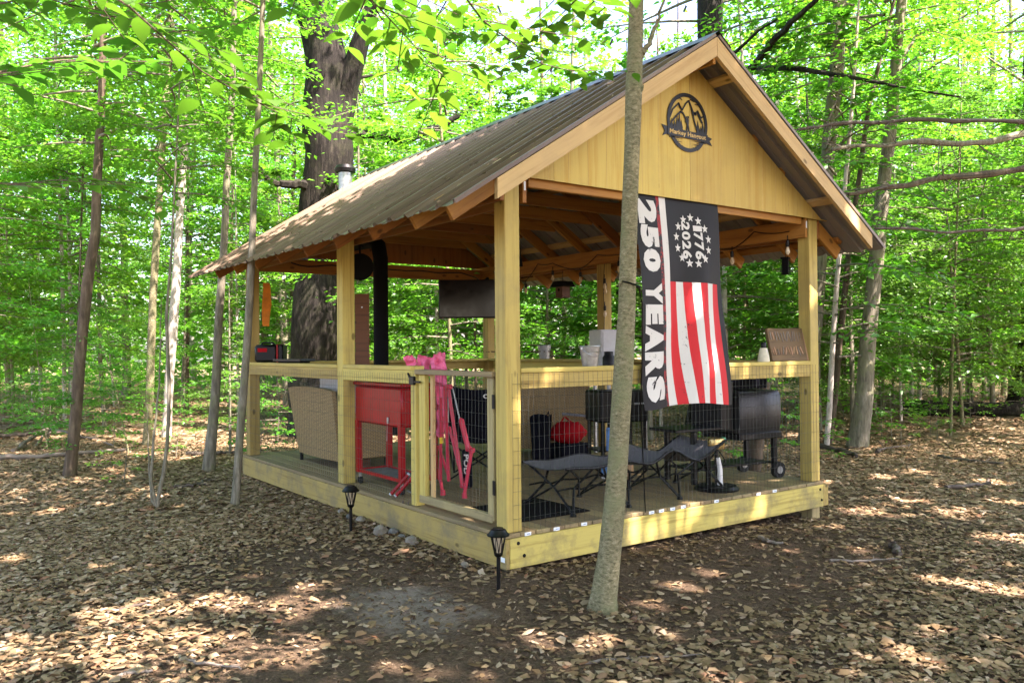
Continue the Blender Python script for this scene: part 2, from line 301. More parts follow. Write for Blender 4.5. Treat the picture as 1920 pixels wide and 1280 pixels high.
class MB:
    def __init__(s): s.v = []; s.f = []; s.mi = []; s.cur = 0
    def add(s, v, f):
        n = len(s.v); s.v += [tuple(p) for p in v]; s.f += [[n+i for i in q] for q in f]; s.mi += [s.cur]*len(f)
    def box(s, c, d, b=.003, rot=None):
        v, f = cbox_data(*d, b)
        M_ = rot if rot is not None else Matrix.Identity(3)
        s.add([Vector(c) + M_ @ Vector(p) for p in v], f)
    def bar(s, p0, p1, wd, h, upv=(0, 0, 1), b=.003):
        M_ = frame_mat(p0, p1, upv); v, f = cbox_data((Vector(p1)-Vector(p0)).length, wd, h, b); s.add([M_ @ Vector(p) for p in v], f)
    def tube(s, pts, rad, n=8, cap=True):
        pts = [Vector(p) for p in pts]; k = len(pts)
        if not hasattr(rad, '__len__'): rad = [rad]*k
        v, f = [], []; prev = None
        for i, p in enumerate(pts):
            t = (pts[min(i+1, k-1)] - pts[max(i-1, 0)])
            t = t.normalized() if t.length > 1e-9 else Vector((0, 0, 1))
            if prev is None: a = t.orthogonal().normalized()
            else:
                a = prev - t*prev.dot(t); a = a.normalized() if a.length > 1e-6 else t.orthogonal().normalized()
            prev = a; c = t.cross(a)
            for j in range(n):
                q = 2*math.pi*j/n; v.append(p + (a*math.cos(q) + c*math.sin(q))*rad[i])
        for i in range(k-1):
            for j in range(n): f.append([i*n+j, i*n+(j+1) % n, (i+1)*n+(j+1) % n, (i+1)*n+j])
        if cap: f.append(list(range(n))[::-1]); f.append([(k-1)*n+j for j in range(n)])
        s.add(v, f)
    def lathe(s, prof, n=20, c=(0, 0, 0)):
        v, f = [], []
        for r_, z in prof:
            for j in range(n): a = 2*math.pi*j/n; v.append((c[0]+r_*math.cos(a), c[1]+r_*math.sin(a), c[2]+z))
        for i in range(len(prof)-1):
            for j in range(n): f.append([i*n+j, i*n+(j+1) % n, (i+1)*n+(j+1) % n, (i+1)*n+j])
        s.add(v, f)
    def prism(s, poly, M_, t):
        """poly: 2D points; M_ maps (x, y, depth) to 3D"""
        n = len(poly); v = [M_ @ Vector((x, y, 0)) for x, y in poly] + [M_ @ Vector((x, y, t)) for x, y in poly]
        s.add(v, [list(range(n))[::-1], [n+i for i in range(n)]] + [[i, (i+1) % n, n+(i+1) % n, n+i] for i in range(n)])
    def grid(s, fn, nu, nv):
        v = [fn(i/nu, j/nv) for j in range(nv+1) for i in range(nu+1)]
        s.add(v, [[j*(nu+1)+i, j*(nu+1)+i+1, (j+1)*(nu+1)+i+1, (j+1)*(nu+1)+i] for j in range(nv) for i in range(nu)])
    def build(s, name, mats, parent=None, smooth=False, fix=True):
        me = bpy.data.meshes.new(name); me.from_pydata(s.v, [], s.f)
        for m in ([mats] if isinstance(mats, str) else mats): me.materials.append(mat(m))
        if len(me.materials) > 1: me.polygons.foreach_set('material_index', s.mi)
        if fix: fixn(me)
        if smooth:
            me.polygons.foreach_set('use_smooth', [True]*len(me.polygons))
            try: me.set_sharp_from_angle(angle=R(40))
            except Exception: pass
        return link(name, me, parent)
def one(fn, name, mats, parent=None, smooth=False):
    b = MB(); fn(b); return b.build(name, mats, parent, smooth)
def ray(px, py): return FW + RT*((px-960)/FPX) + UP*((640-py)/FPX)
def at_depth(px, py, d): return CAM + ray(px, py)*d
def gz(x, y):
    return -.285 - .024*min(max(x, 0), 5) + .05*mnoise.noise((x*.23, y*.23, 3.1)) + .02*mnoise.noise((x*.9, y*.9, 7.)) + .010*mnoise.noise((x*3.1, y*3.1, 1.))
def on_ground(px, py):
    d = ray(px, py); t = (-.33-CAM.z)/d.z
    for _ in range(4): p = CAM + d*t; t = (gz(p.x, p.y)-CAM.z)/d.z
    return CAM + d*t, t
def text_tris(body, bold=.0, size=1., font_sp=1.):
    cu = bpy.data.curves.new('t', 'FONT'); cu.body = body; cu.size = size; cu.offset = bold; cu.resolution_u = 3; cu.space_character = font_sp
    o = bpy.data.objects.new('t', cu); col.objects.link(o); bpy.context.view_layer.update()
    me = o.to_mesh(); bm = bmesh.new(); bm.from_mesh(me); o.to_mesh_clear(); bpy.data.objects.remove(o); bpy.data.curves.remove(cu)
    bmesh.ops.triangulate(bm, faces=bm.faces); bm.verts.index_update()
    v = [(p.co.x, p.co.y) for p in bm.verts]; f = [[q.index for q in p.verts] for p in bm.faces]; bm.free()
    x0 = min(p[0] for p in v); x1 = max(p[0] for p in v); y0 = min(p[1] for p in v); y1 = max(p[1] for p in v)
    return [((x-x0)/(x1-x0), (y-y0)/(y1-y0)) for x, y in v], f
def text_part(name, body, fn, m, parent, bold=.03, fine=.05, sp=1.):
    """fn maps (0..1, 0..1) of the text box to 3D"""
    v, f = text_tris(body, bold, 1., sp); bm = bmesh.new(); vv = [bm.verts.new(fn(*p)) for p in v]
    for q in f:
        try: bm.faces.new([vv[i] for i in q])
        except ValueError: pass
    me = bpy.data.meshes.new(name); bm.to_mesh(me); bm.free(); me.materials.append(mat(m)); return link(name, me, parent)

rng = np.random.default_rng(11); random.seed(5)
W, D, M, MR = 3.977, 6.02, 2.92, 3.12
# ------------------------------------------------------------------ ground
def make_ground():
    a = np.concatenate([-np.geomspace(140, 14, 14), np.linspace(-12, 24, 289), np.geomspace(26, 150, 12)]); n = len(a)
    V = [(x, y, gz(x, y)) for y in a for x in a]
    F = [[j*n+i, j*n+i+1, (j+1)*n+i+1, (j+1)*n+i] for j in range(n-1) for i in range(n-1)]
    o = link('ground', fast_mesh('ground', V, F, True), None, 'forest_floor'); tag(o, kind='structure')
make_ground()

# ------------------------------------------------------------------ gazebo
G = thing('gazebo', 'open yellow pine gazebo with brown metal gable roof and wire mesh sides', 'gazebo')
def post(x0, y0, z0=0, z1=2.69): return board('post', (x0+.07, y0+.07, z0), (x0+.07, y0+.07, z1), .14, .14, 'treated', G, (0, 1, 0), .006)
posts = [post(0, 0), post(W-.14, 0), post(0, M), post(W-.14, MR), post(0, D-.14), post(W-.14, D-.14)]
# wane stripe of bark left on the corner of the middle post
def wane(b):
    z = .02
    while z < 2.35:
        h = random.uniform(.03, .12); wd = random.uniform(.008, .016)
        b.add([(-.004, M+wd, z), (-.0035, M+wd*.8, z+h), (.0, M-.004, z+h*.9), (wd, M-.004, z+h), (wd*.7, M-.004, z), (-.004, M-.003, z+.01)], [[0, 1, 2, 5], [5, 2, 3, 4]]); z += h+random.uniform(.0, .06)
one(wane, 'bark_strip', 'carved_wood', posts[2])
for x, y in ((0, 0), (W-.14, 0), (0, M), (W-.14, MR), (0, D-.14), (W-.14, D-.14), (1.9, .1)):
    board('footing_post', (x+.07, y+.07, -.55), (x+.07, y+.07, -.034), .13, .13, 'weathered', G, (0, 1, 0))
# deck
nb = 28; bw = (W+.04)/nb
for i in range(nb):
    x = -.04 + bw*(i+.5); y1 = -.036+random.uniform(-.004, .004)
    o = board('deck_board', (x, y1, -.016), (x, D+.04, -.016), bw-.005, .032, 'deck_wood', G)
    if i in (1, 3, 5, 10, 11, 12, 13, 16, 20, 22) :
        c = (x+random.uniform(-.02, .02), y1-.0025, -.018)
        s = one(lambda b: b.box(c, (.06, .003, .026), .0008, Matrix.Rotation(random.uniform(-.06, .06), 3, 'Y')), 'price_sticker', 'sticker', G)
        one(lambda b: b.box((c[0]+.006, c[1]-.002, c[2]), (.03, .001, .006), .0002), 'print', 'sticker_ink', s)
board('rim_board', (.0, -.019, -.148), (W, -.019, -.148), .038, .226, 'treated_rim', G)
board('rim_board', (-.021, -.038, -.148), (-.021, D+.04, -.148), .038, .226, 'treated_rim', G)
board('rim_board', (W+.047, -.034, -.15), (W+.047, D+.04, -.15), .086, .215, 'treated_rim', G)
board('rim_board', (.0, D+.019, -.148), (W, D+.019, -.148), .038, .226, 'treated_rim', G)
for i in range(8): board('joist', (.02, .5+i*.72, -.13), (W-.02, .5+i*.72, -.13), .038, .19, 'weathered', G)
for x, z in ((.075, -.075), (.13, -.175), (W-.06, -.08), (W-.035, -.19)):
    one(lambda b: b.lathe([(.0, -.0085), (.009, -.008), (.013, -.004), (.014, .0), (.014, .004)], 12, (0, 0, 0)), 'bolt', 'black_metal', G).matrix_local = Matrix.Translation((x, -.040, z)) @ Matrix.Rotation(R(-90), 4, 'X')
one(lambda b: b.box((-.041, .0, -.19), (.003, .05, .035), .0008), 'price_sticker', 'sticker', G)
# beams, in pairs either side of the posts
for x in (-.021, .19, W-.19, W+.021):
    o = board('beam', (x, -.002, 2.595), (x, D+.14, 2.595), .038, .19, 'inner_spruce', G)
    if x in (.19, W-.19): one(lambda b: b.box((x, -.0045, 2.63), (.018, .003, .07), .001), 'price_sticker', 'sticker', G)
board('beam', (.24, .035, 2.70), (W-.24, .035, 2.70), .038, .14, 'inner_spruce', G)
board('beam', (.0, D-.05, 2.56), (W, D-.05, 2.56), .038, .19, 'inner_spruce', G)
# roof
XR, ZR, SL = 1.972, 4.07, .64; ANG = math.atan(SL); Y0, Y1 = -.40, D+.165
def zroof(x): return ZR - SL*abs(x-XR)
def raf(side, y, x_end, drop=.11, th=.14, name='rafter', m='inner_spruce', wd=.038):
    x0 = XR + side*.02; nz = math.cos(ANG); off = drop/nz
    return board(name, (x0, y, zroof(x0)-off), (x_end, y, zroof(x_end)-off), wd, th, m, G, (0, 0, 1))
RY = [.05, .58, 1.31, 2.05, 2.78, 3.52, 4.26, 4.99, 5.72]
for y in RY:
    raf(-1, y, -.47); raf(1, y, W+.44)
    if y > .1:
        zt = 3.02; hs = (ZR-zt-.16)/SL
        o = board('collar_tie', (XR-hs, y+.039, zt), (XR+hs, y+.039, zt), .038, .14, 'inner_spruce', G)
        for s in (-1, 1): one(lambda b: b.box((XR+s*(hs-.35), y+.018, zt), (.035, .004, .12), .001, Matrix.Rotation(s*.5, 3, 'Y')), 'plate', 'black_metal', o).matrix_parent_inverse = o.matrix_local.inverted()
board('ridge_board', (XR, Y0+.04, ZR-.16), (XR, Y1-.04, ZR-.16), .036, .19, 'inner_spruce', G)
for side in (-1, 1):
    for k, dx in enumerate((.36, 1.0, 1.42, 1.85, 2.38)):
        x = XR + side*dx; y0 = Y0+.04 if k in (0, 3) else -.016; off = .040
        board('purlin', (x, y0, zroof(x)-off), (x, Y1-.04, zroof(x)-off), .09, .038, 'inner_spruce' if y0 > -.1 else 'rake_pine', G, (side*SL, 0, 1))
def rake(y, side, xe):
    x0 = XR + side*.002; m = []
    a = (x0, zroof(x0)-.030); b_ = (xe, zroof(xe)-.030); h = .165
    M_ = Matrix(((1, 0, 0, 0), (0, 0, 1, y), (0, 1, 0, 0), (0, 0, 0, 1)))
    # local frame: x along slope for the wood grain
    ca, sa = math.cos(ANG), math.sin(ANG)*-side
    poly = [a, b_, (b_[0]-side*.0, b_[1]-h*.86), (a[0], a[1]-h)]
    b = MB(); b.prism(poly, M_, .038); o = b.build('rake_board', 'rake_pine', G)
    rot = Matrix.Rotation(math.atan2(b_[1]-a[1], b_[0]-a[0])*-1, 4, 'Y'); o.data.transform(rot.inverted()); o.matrix_local = rot
for s, xe in ((-1, -.335), (1, 4.34)): rake(-.392, s, xe); rake(D+.11, s, xe)
# gable panels: three boards side by side, butted
def gable(y, name='gable_panel'):
    cuts = [-.155, .458, 2.02, 3.60, 4.34] if y < 0 else [-.1, 1.3, 2.7, 4.04]
    for x0, x1 in zip(cuts, cuts[1:]):
        zt = lambda x: zroof(x)-.075
        zb = 2.694
        poly = [(x0+.0015, max(zb-.0, min(zb, zt(x0)))), (x1-.0015, max(zb-.0, min(zb, zt(x1))))]
        if zt(x1) > zb+.01: poly.append((x1-.0015, zt(x1)))
        if x0 < XR < x1: poly.append((XR, zt(XR)))
        if zt(x0) > zb+.01: poly.append((x0+.0015, zt(x0)))
        if zt(x1) <= zb+.01:
            poly = [(x0+.0015, zb), (x1, zb-.012), (XR+(ZR-.075-zb)/SL, zb+.004), (x0+.0015, zt(x0))]
        if zt(x0) <= zb+.01:
            poly = [(XR-(ZR-.075-zb)/SL, zb), (x1-.0015, zb), (x1-.0015, zt(x1))]
        b = MB(); b.prism(poly, Matrix(((1, 0, 0, 0), (0, 0, 1, y), (0, 1, 0, 0), (0, 0, 0, 1))), .012); o = b.build(name, 'gable_ply' if y < 0 else 'inner_spruce', G)
        rot = Matrix.Rotation(R(90), 4, 'Y'); o.data.transform(rot.inverted()); o.matrix_local = rot
        x = (math.floor(x0/.203)+1)*.203
        while x < x1-.02:                       # shallow vertical grooves drawn as thin raised pine strips
            zz = zt(x)
            if zz > zb+.03 and y < 0: one(lambda b: b.box((x, y-.0006, (zb+zz)/2), (.0025, .0012, zz-zb-.004), .0003), 'groove', 'rake_pine', o).matrix_parent_inverse = rot.inverted()
            x += .203
gable(-.030); gable(D+.02)
# roof sheets: ribbed profile across Y, running down the slope
def sheet_profile(y0, y1):
    ys = [y0]; zs = [0]
    y = y0; k = 0
    while y < y1-1e-6:
        for d, z in ((.0, .027), (.014, .027), (.036, 0), (.110, 0), (.114, .0035), (.122, .0035), (.126, 0), (.205, 0), (.228, .027)):
            if y+d <= y1: ys.append(y+d); zs.append(z)
        y += .2286
    return ys, zs
def sheet(side, y0, y1, xe, k):
    ys, zs = sheet_profile(y0, y1); ns = 6; b = MB(); nx, nz = side*math.sin(ANG), math.cos(ANG); jit = random.uniform(-.02, .02)
    def P(i, j):
        s = j/ns; x = XR + side*.015 + (xe+side*jit-XR)*s; e = zs[i]+.002*(k % 2)
        sag = .006*math.sin(i*.9+k)*(s**3)
        return (x+nx*e, ys[i], zroof(x)-.02+nz*e+sag)
    b.add([P(i, j) for j in range(ns+1) for i in range(len(ys))], [[j*len(ys)+i, j*len(ys)+i+1, (j+1)*len(ys)+i+1, (j+1)*len(ys)+i][::-side] for j in range(ns) for i in range(len(ys)-1)])
    o = b.build('roof_sheet', 'roof_metal', G, fix=False)
    return o
ye = np.linspace(Y0, Y1, 8)
for k in range(7):
    sheet(-1, ye[k], ye[k+1]+.012, -.68, k); sheet(1, ye[k], ye[k+1]+.012, W+.565, k)
one(lambda b: b.add([(XR+dx, y, zroof(XR+dx)+.012+(0 if dx else .004)) for y in (Y0-.01, Y1+.01) for dx in (-.17, -.165, 0, .165, .17)], [[i, i+1, i+6, i+5] for i in range(4)]), 'ridge_cap', 'cap_metal', G)
# rails
def rail(p0, p1, nrm):
    p0, p1, n = Vector((*p0, 0)), Vector((*p1, 0)), Vector((*nrm, 0))
    a, b_ = p0 - n*.07 + Vector((0, 0, 1.218)), p1 - n*.07 + Vector((0, 0, 1.218))
    o = board('rail_cap', a, b_, .15, .038, 'treated', G)
    board('rail', p0 - n*.019 + Vector((0, 0, 1.138)), p1 - n*.019 + Vector((0, 0, 1.138)), .038, .12, 'treated', G)
rail((.142, 0), (W-.142, 0), (0, -1)); rail((0, 1.475), (0, M-.002), (-1, 0)); rail((0, M+.142), (0, D-.142), (-1, 0))
rail((W, .142), (W, MR-.002), (1, 0)); rail((W, MR+.142), (W, D-.142), (1, 0)); rail((.142, D), (W-.142, D), (0, 1))
# welded wire mesh, 2 x 4 inch
def wire(p0, p1, z0, z1, nrm, name='wire_mesh', parent=None, dx=.0508, dz=.1016, r_=.0013):
    p0, p1 = Vector((*p0, 0)), Vector((*p1, 0)); Ln = (p1-p0).length; d = (p1-p0)/Ln; n = Vector((*nrm, 0)); b = MB(); nx = int(Ln/dx); nz = int((z1-z0)/dz)
    bul = lambda s, z: n*(.008*mnoise.noise((s*2.1, z*2.3, p0.x+p0.y*3)))
    for i in range(nx+1):
        b.tube([p0 + d*(i*dx+.004*mnoise.noise((i*3.3, k*.7, p0.y))) + Vector((0, 0, z0+(z1-z0)*k/5)) + bul(i*dx, (z1-z0)*k/5) for k in range(6)], r_, 3, False)
    for j in range(nz+1):
        z = z0 + j*dz; b.tube([p0 + d*(Ln*k/10) + Vector((0, 0, z+.003*mnoise.noise((k*1.7, j*.9, p0.x)))) + bul(Ln*k/10, z-z0) for k in range(11)], r_, 3, False)
    return b.build(name, 'wire', parent or G, fix=False)
wire((.05, -.010), (W-.02, -.010), .0, 1.20, (0, -1)); wire((-.010, 1.40), (-.010, D-.03), .0, 1.17, (-1, 0))
wire((W+.008, .05), (W+.008, D-.02), .0, 1.17, (1, 0)); wire((.05, D+.045), (W-.02, D+.045), .0, 1.17, (0, 1))
# gate
board('gate_post', (.045, 1.43, 0), (.045, 1.43, 1.197), .09, .09, 'treated', G, (0, 1, 0))
gate = link('gate', None, G)
def gpart(nm, p0, p1, a, b_, m, up=(0, 0, 1)): return board(nm, p0, p1, a, b_, m, gate, up)
gpart('stile', (.03, 1.285, .07), (.03, 1.285, 1.165), .10, .045, 'treated', (1, 0, 0)); gpart('stile', (.03, .225, .06), (.03, .225, 1.165), .085, .045, 'weathered', (1, 0, 0))
gpart('stile', (.06, 1.185, .08), (.06, 1.185, 1.165), .045, .03, 'rake_pine', (1, 0, 0))
gpart('gate_rail', (.02, .155, 1.188), (.02, 1.365, 1.188), .085, .042, 'weathered'); gpart('gate_rail', (.025, .20, .075), (.025, 1.335, .075), .045, .065, 'weathered')
wire((.055, .2), (.055, 1.3), .06, 1.17, (-1, 0), 'wire_mesh', gate)
for z in (.32, .98): one(lambda b: (b.box((-.004, .163, z), (.012, .03, .11), .003), b.tube([(-.008, .150, z-.055), (-.008, .150, z+.055)], .007)), 'hinge', 'black_metal', gate)
one(lambda b: (b.box((-.012, 1.42, 1.11), (.03, .085, .075), .006), b.box((-.014, 1.33, 1.10), (.014, .11, .018), .003), b.bar((-.014, 1.46, 1.13), (-.012, 1.50, 1.175), .016, .016)), 'latch', 'black_metal', gate)
one(lambda b: (b.box((-.01, 1.52, -.02), (.05, .08, .005)), b.box((-.03, 1.475, .0), (.01, .02, .05)), b.box((-.03, 1.575, .0), (.01, .02, .05))), 'gate_stop', 'dark_branch', G)
# brackets under the back beam, eave name plate
for x, s in ((W-.3, -1),): board('brace', (W-.07, D-.45, 2.5), (W-.07, D-.10, 2.12), .04, .09, 'inner_spruce', G)

# ------------------------------------------------------------------ name plate, emblem, flag
pl = thing('name_plate', 'small black plate with grey letters half under the left eave', 'sign', (-.047, .62, 2.585))
one(lambda b: b.box((0, 0, 0), (.008, .56, .085), .002), 'plate', 'sign_black', pl)
text_part('lettering', 'DIO', lambda u, v: (-.0048, .22-.19*u, -.03+.06*v), 'sign_grey', pl); text_part('lettering', 'IX', lambda u, v: (-.0048, -.13-.09*u, -.03+.06*v), 'sign_grey', pl)

em = thing('round_metal_sign', 'round black cut metal mountain sign mounted on the gable', 'sign', (1.985, -.037, 3.385))
def E2(x, y, d=0): return Vector((x, -d, y))
ME = Matrix(((1, 0, 0, 0), (0, 0, -1, 0), (0, 1, 0, 0), (0, 0, 0, 1)))
def ring(b):
    n = 48; r0, r1 = .228, .262
    for i in range(n):
        a0, a1 = 2*math.pi*i/n, 2*math.pi*(i+1)/n
        b.prism([(r0*math.cos(a0), r0*math.sin(a0)), (r1*math.cos(a0), r1*math.sin(a0)), (r1*math.cos(a1), r1*math.sin(a1)), (r0*math.cos(a1), r0*math.sin(a1))], ME, .004)
one(ring, 'rim', 'sign_black', em)
def strip(b, pts, wd):
    for (x0, y0), (x1, y1) in zip(pts, pts[1:]):
        d = Vector((x1-x0, y1-y0)); d.normalize(); nx, ny = -d.y*wd/2, d.x*wd/2; e = d*wd*.3
        b.prism([(x0+nx-e.x, y0+ny-e.y), (x0-nx-e.x, y0-ny-e.y), (x1-nx+e.x, y1-ny+e.y), (x1+nx+e.x, y1+ny+e.y)], ME, .004)
def mountains(b):
    strip(b, [(-.225, .02), (-.19, .09), (-.15, .125), (-.115, .155), (-.07, .10), (-.02, .17), (.02, .20), (.055, .14), (.085, .09), (.135, .125), (.175, .07), (.215, .09)], .014)
    strip(b, [(-.205, -.02), (-.15, .035), (-.09, .085), (-.055, .075), (-.02, .03)], .016); strip(b, [(.05, .14), (.075, .07), (.09, .02), (.12, -.04), (.13, -.09)], .015)
    strip(b, [(.13, .12), (.15, .08), (.19, .03)], .018); strip(b, [(-.115, .155), (-.09, .12)], .02); strip(b, [(.09, .1), (.11, .09)], .02)
    strip(b, [(-.13, .19), (-.09, .205), (-.07, .19)], .006); strip(b, [(.04, .215), (.09, .20)], .006); strip(b, [(.1, .18), (.14, .18)], .006)
one(mountains, 'mountains', 'sign_black', em)
for x, h, wd in ((-.205, .10, .05), (-.17, .09, .055), (-.135, .13, .06), (-.105, .17, .06), (-.08, .10, .05), (.135, .13, .06), (.17, .08, .05), (.2, .13, .055)):
    one(lambda b: b.prism([(x-wd/2, -.09), (x+wd/2, -.09), (x+wd*.2, -.09+h*.36), (x+wd*.36, -.09+h*.34), (x+wd*.1, -.09+h*.68), (x, -.09+h), (x-wd*.1, -.09+h*.68), (x-wd*.36, -.09+h*.34), (x-wd*.2, -.09+h*.36)], ME, .0042+.0003*abs(x)), 'fir_tree', 'sign_black', em)
def hiker(b):
    b.prism([(-.012, .035), (.012, .04), (.016, .02), (.012, -.025), (-.010, -.025), (-.018, 0)], ME, .0043); b.prism([(.002, .062), (.016, .058), (.018, .042), (.004, .04)], ME, .0044); b.prism([(-.028, .05), (-.006, .055), (-.008, -.005), (-.03, 0)], ME, .0041)
    b.prism([(-.010, -.02), (.002, -.02), (-.012, -.09), (-.026, -.09)], ME, .0045); b.prism([(.0, -.02), (.012, -.02), (.024, -.085), (.012, -.09)], ME, .0046)
one(hiker, 'hiker', 'sign_black', em)
def banner(b):
    b.prism([(-.262, -.075), (.262, -.075), (.262, -.142), (-.262, -.142)], ME, .0062)
    b.prism([(.262, -.085), (.325, -.10), (.29, -.125), (.325, -.165), (.24, -.150)], ME, .003); b.prism([(-.262, -.135), (-.325, -.16), (-.29, -.115), (-.33, -.06), (-.24, -.07)], ME, .003)
one(banner, 'banner', 'sign_black', em)
text_part('lettering', 'Markey Hangout', lambda u, v: E2(-.235+.47*u, -.136+.052*v, .0072), 'sign_text', em, .02)
def water(b):
    for s in (-1, 1):
        for k, (y, a, c) in enumerate(((-.152, .06, .235), (-.168, .11, .2), (-.184, .07, .185), (-.20, .12, .17), (-.214, .06, .155))):
            b.prism([(s*a, y), (s*c, y-.007), (s*c, y+.007)], ME, .004+.0002*k)
        b.prism([(s*.10, -.20), (s*.175, -.185), (s*.13, -.235)], ME, .0051)
one(water, 'water', 'sign_black', em)

def FS(u, v, d=0.):
    x = 1.335 + 1.085*u + .085*v**1.6*(.4+.6*u) + .02*v*math.sin(u*5)
    y = .005 - .085*min(1, v*1.6) - .030*math.sin(u*9+v*2.2)*min(1, v*2+.15) - .022*math.sin(u*16+v*6)*v - .04*v*math.sin(v*6+u*2) - .03*math.exp(-((u-.75)/.12)**2-((v-.82)/.12)**2) - d
    return (x, y, 2.735 - 1.86*v - .02*v*math.cos(u*6)*v)
fl = thing('flag', 'tall black, red and white banner flag hanging from the gable', 'flag')
def flag_cloth():
    b = MB(); us = sorted(set([0, .025, .06, .1, .14, .18, .22, .245, .285, .295, .325, .36] + [.36+.083*k for k in range(1, 8)] + [.36+.083*(k+.5) for k in range(7)] + [.96, 1.])); nv = 48
    vs2 = [i/nv for i in range(nv+1)]
    for ui in range(len(us)-1):
        for vi in range(nv):
            u0, u1, v0, v1 = us[ui], us[ui+1], vs2[vi], vs2[vi+1]; um = (u0+u1)/2; vm = (v0+v1)/2; m = 0
            if .285 < um < .36 and vm > .03: m = 1
            elif .245 < um < .285: m = 3
            elif .36 < um < .941 and vm > .4167: m = 2 if int((um-.36)/.083) % 2 == 0 else 1
            b.cur = m; b.add([FS(u0, v0), FS(u1, v0), FS(u1, v1), FS(u0, v1)], [[0, 1, 2, 3]])
    me_o = b.build('cloth', ['flag_black', 'flag_white', 'flag_red', 'flag_fleck'], fl, fix=False); bm = bmesh.new(); bm.from_mesh(me_o.data); bmesh.ops.remove_doubles(bm, verts=bm.verts, dist=.0005); bmesh.ops.recalc_face_normals(bm, faces=bm.faces); bm.to_mesh(me_o.data); bm.free()
    me_o.data.polygons.foreach_set('use_smooth', [True]*len(me_o.data.polygons))
flag_cloth()
def glyph_on_flag(ch, u0, u1, v0, v1, bold):
    vv, ff = text_tris(ch, bold); bm = bmesh.new(); ve = [bm.verts.new((1-0, 0, 0)) for _ in vv]
    for p, q in zip(ve, vv): p.co = (q[0], q[1], 0)
    for q in ff:
        try: bm.faces.new([ve[i] for i in q])
        except ValueError: pass
    for _ in range(3):
        long_e = [e for e in bm.edges if e.calc_length() > .22]
        if long_e: bmesh.ops.subdivide_edges(bm, edges=long_e, cuts=1); bmesh.ops.triangulate(bm, faces=bm.faces)
    for p in bm.verts: p.co = FS(u0+(u1-u0)*p.co.y, v0+(v1-v0)*p.co.x, .004)
    me = bpy.data.meshes.new('letter'); bm.to_mesh(me); bm.free(); me.materials.append(mat('flag_white')); return link('letter', me, fl)
vpos = [('2', .045, .155), ('5', .165, .265), ('0', .275, .375), ('Y', .43, .52), ('E', .53, .615), ('A', .625, .735), ('R', .745, .845), ('S', .855, .965)]
for ch, a, b_ in vpos: glyph_on_flag(ch, .035, .240, a-.003, b_+.003, .075)
for word, u0 in (('1776', .665), ('2026', .535)):
    for k, ch in enumerate(word): glyph_on_flag(ch, u0, u0+.095, .125+.046*k+(.014 if ch == '1' else 0), .125+.046*k+.041, .04)
def star(cu_, cv_, r_):
    b = MB(); pts = []
    for k in range(10):
        a = math.pi/2 + k*math.pi/5; q = r_ if k % 2 == 0 else r_*.42; pts.append(FS(cu_+q*math.cos(a)/1.1, cv_-q*math.sin(a)/1.86, .004))
    c = FS(cu_, cv_, .0045); b.add([c]+pts, [[0, 1+k, 1+(k+1) % 10] for k in range(10)]); b.build('star', 'flag_white', fl, fix=False)
for k in range(13):
    a = 2*math.pi*k/13 + math.pi/2; star(.645+.20*math.cos(a)/1.1, .215-.20*math.sin(a)/1.86*1.05, .042)
#PART2
# ------------------------------------------------------------------ furnishings
def wicker(name, label, cat, loc, rz, wd, cushion=True):
    t = thing(name, label, cat, loc, rz)
    def shell(b):
        f = lambda u, v, o: (wd*(u-.5)*(.88+.12*v**.7), -.10*v + .035*(2*u-1)**2*(1-.3*v) + o, .10 + (.83+.02*math.sin(u*math.pi)-.015*abs(2*u-1)**5)*v)
        b.grid(lambda u, v: f(u, v, 0), 14, 10); b.grid(lambda u, v: f(u, v, .05), 14, 10)
        for s in (0, 1): b.grid(lambda u, v: f(s, v, .05*u), 1, 10); b.grid(lambda u, v: f(u, s, .05*v), 14, 1)
    one(shell, 'backrest', 'wicker', t, True)
    for s in (-1, 1): one(lambda b: (b.box((s*(wd/2-.05), .40, .36), (.09, .62, .50), .03), b.box((s*(wd/2-.05), .40, .625), (.12, .66, .04), .015)), 'arm', 'wicker', t, True)
    one(lambda b: b.box((0, .42, .24), (wd-.17, .58, .26), .02), 'seat_base', 'wicker', t, True)
    for sx in (-1, 1):
        for sy in (.06, .66): one(lambda b: (b.box((sx*(wd/2-.1), sy, .055), (.04, .04, .12), .004), b.box((sx*(wd/2-.1), sy, .115), (.11, .03, .02), .004)), 'leg', 'black_metal', t)
    if cushion:
        one(lambda b: b.box((0, .41, .42), (wd-.19, .54, .12), .04), 'seat_cushion', 'cushion', t, True)
        for k in range(2 if wd > 1 else 1):
            x = (k-.5)*(wd*.44) if wd > 1 else 0
            one(lambda b: b.box((x, .10, .70), (wd*.42 if wd > 1 else wd-.2, .13, .46), .05, Matrix.Rotation(-.12, 3, 'X')), 'back_cushion', 'cushion', t, True)
    return t
wicker('wicker_loveseat', 'tan wicker loveseat with its back to the left wire side', 'loveseat', (.33, 4.47, 0), R(-90), 1.36)
wicker('wicker_armchair', 'tan wicker armchair seen behind the near corner post and the cot', 'armchair', (2.98, 3.30, 0), R(-38), 1.12)

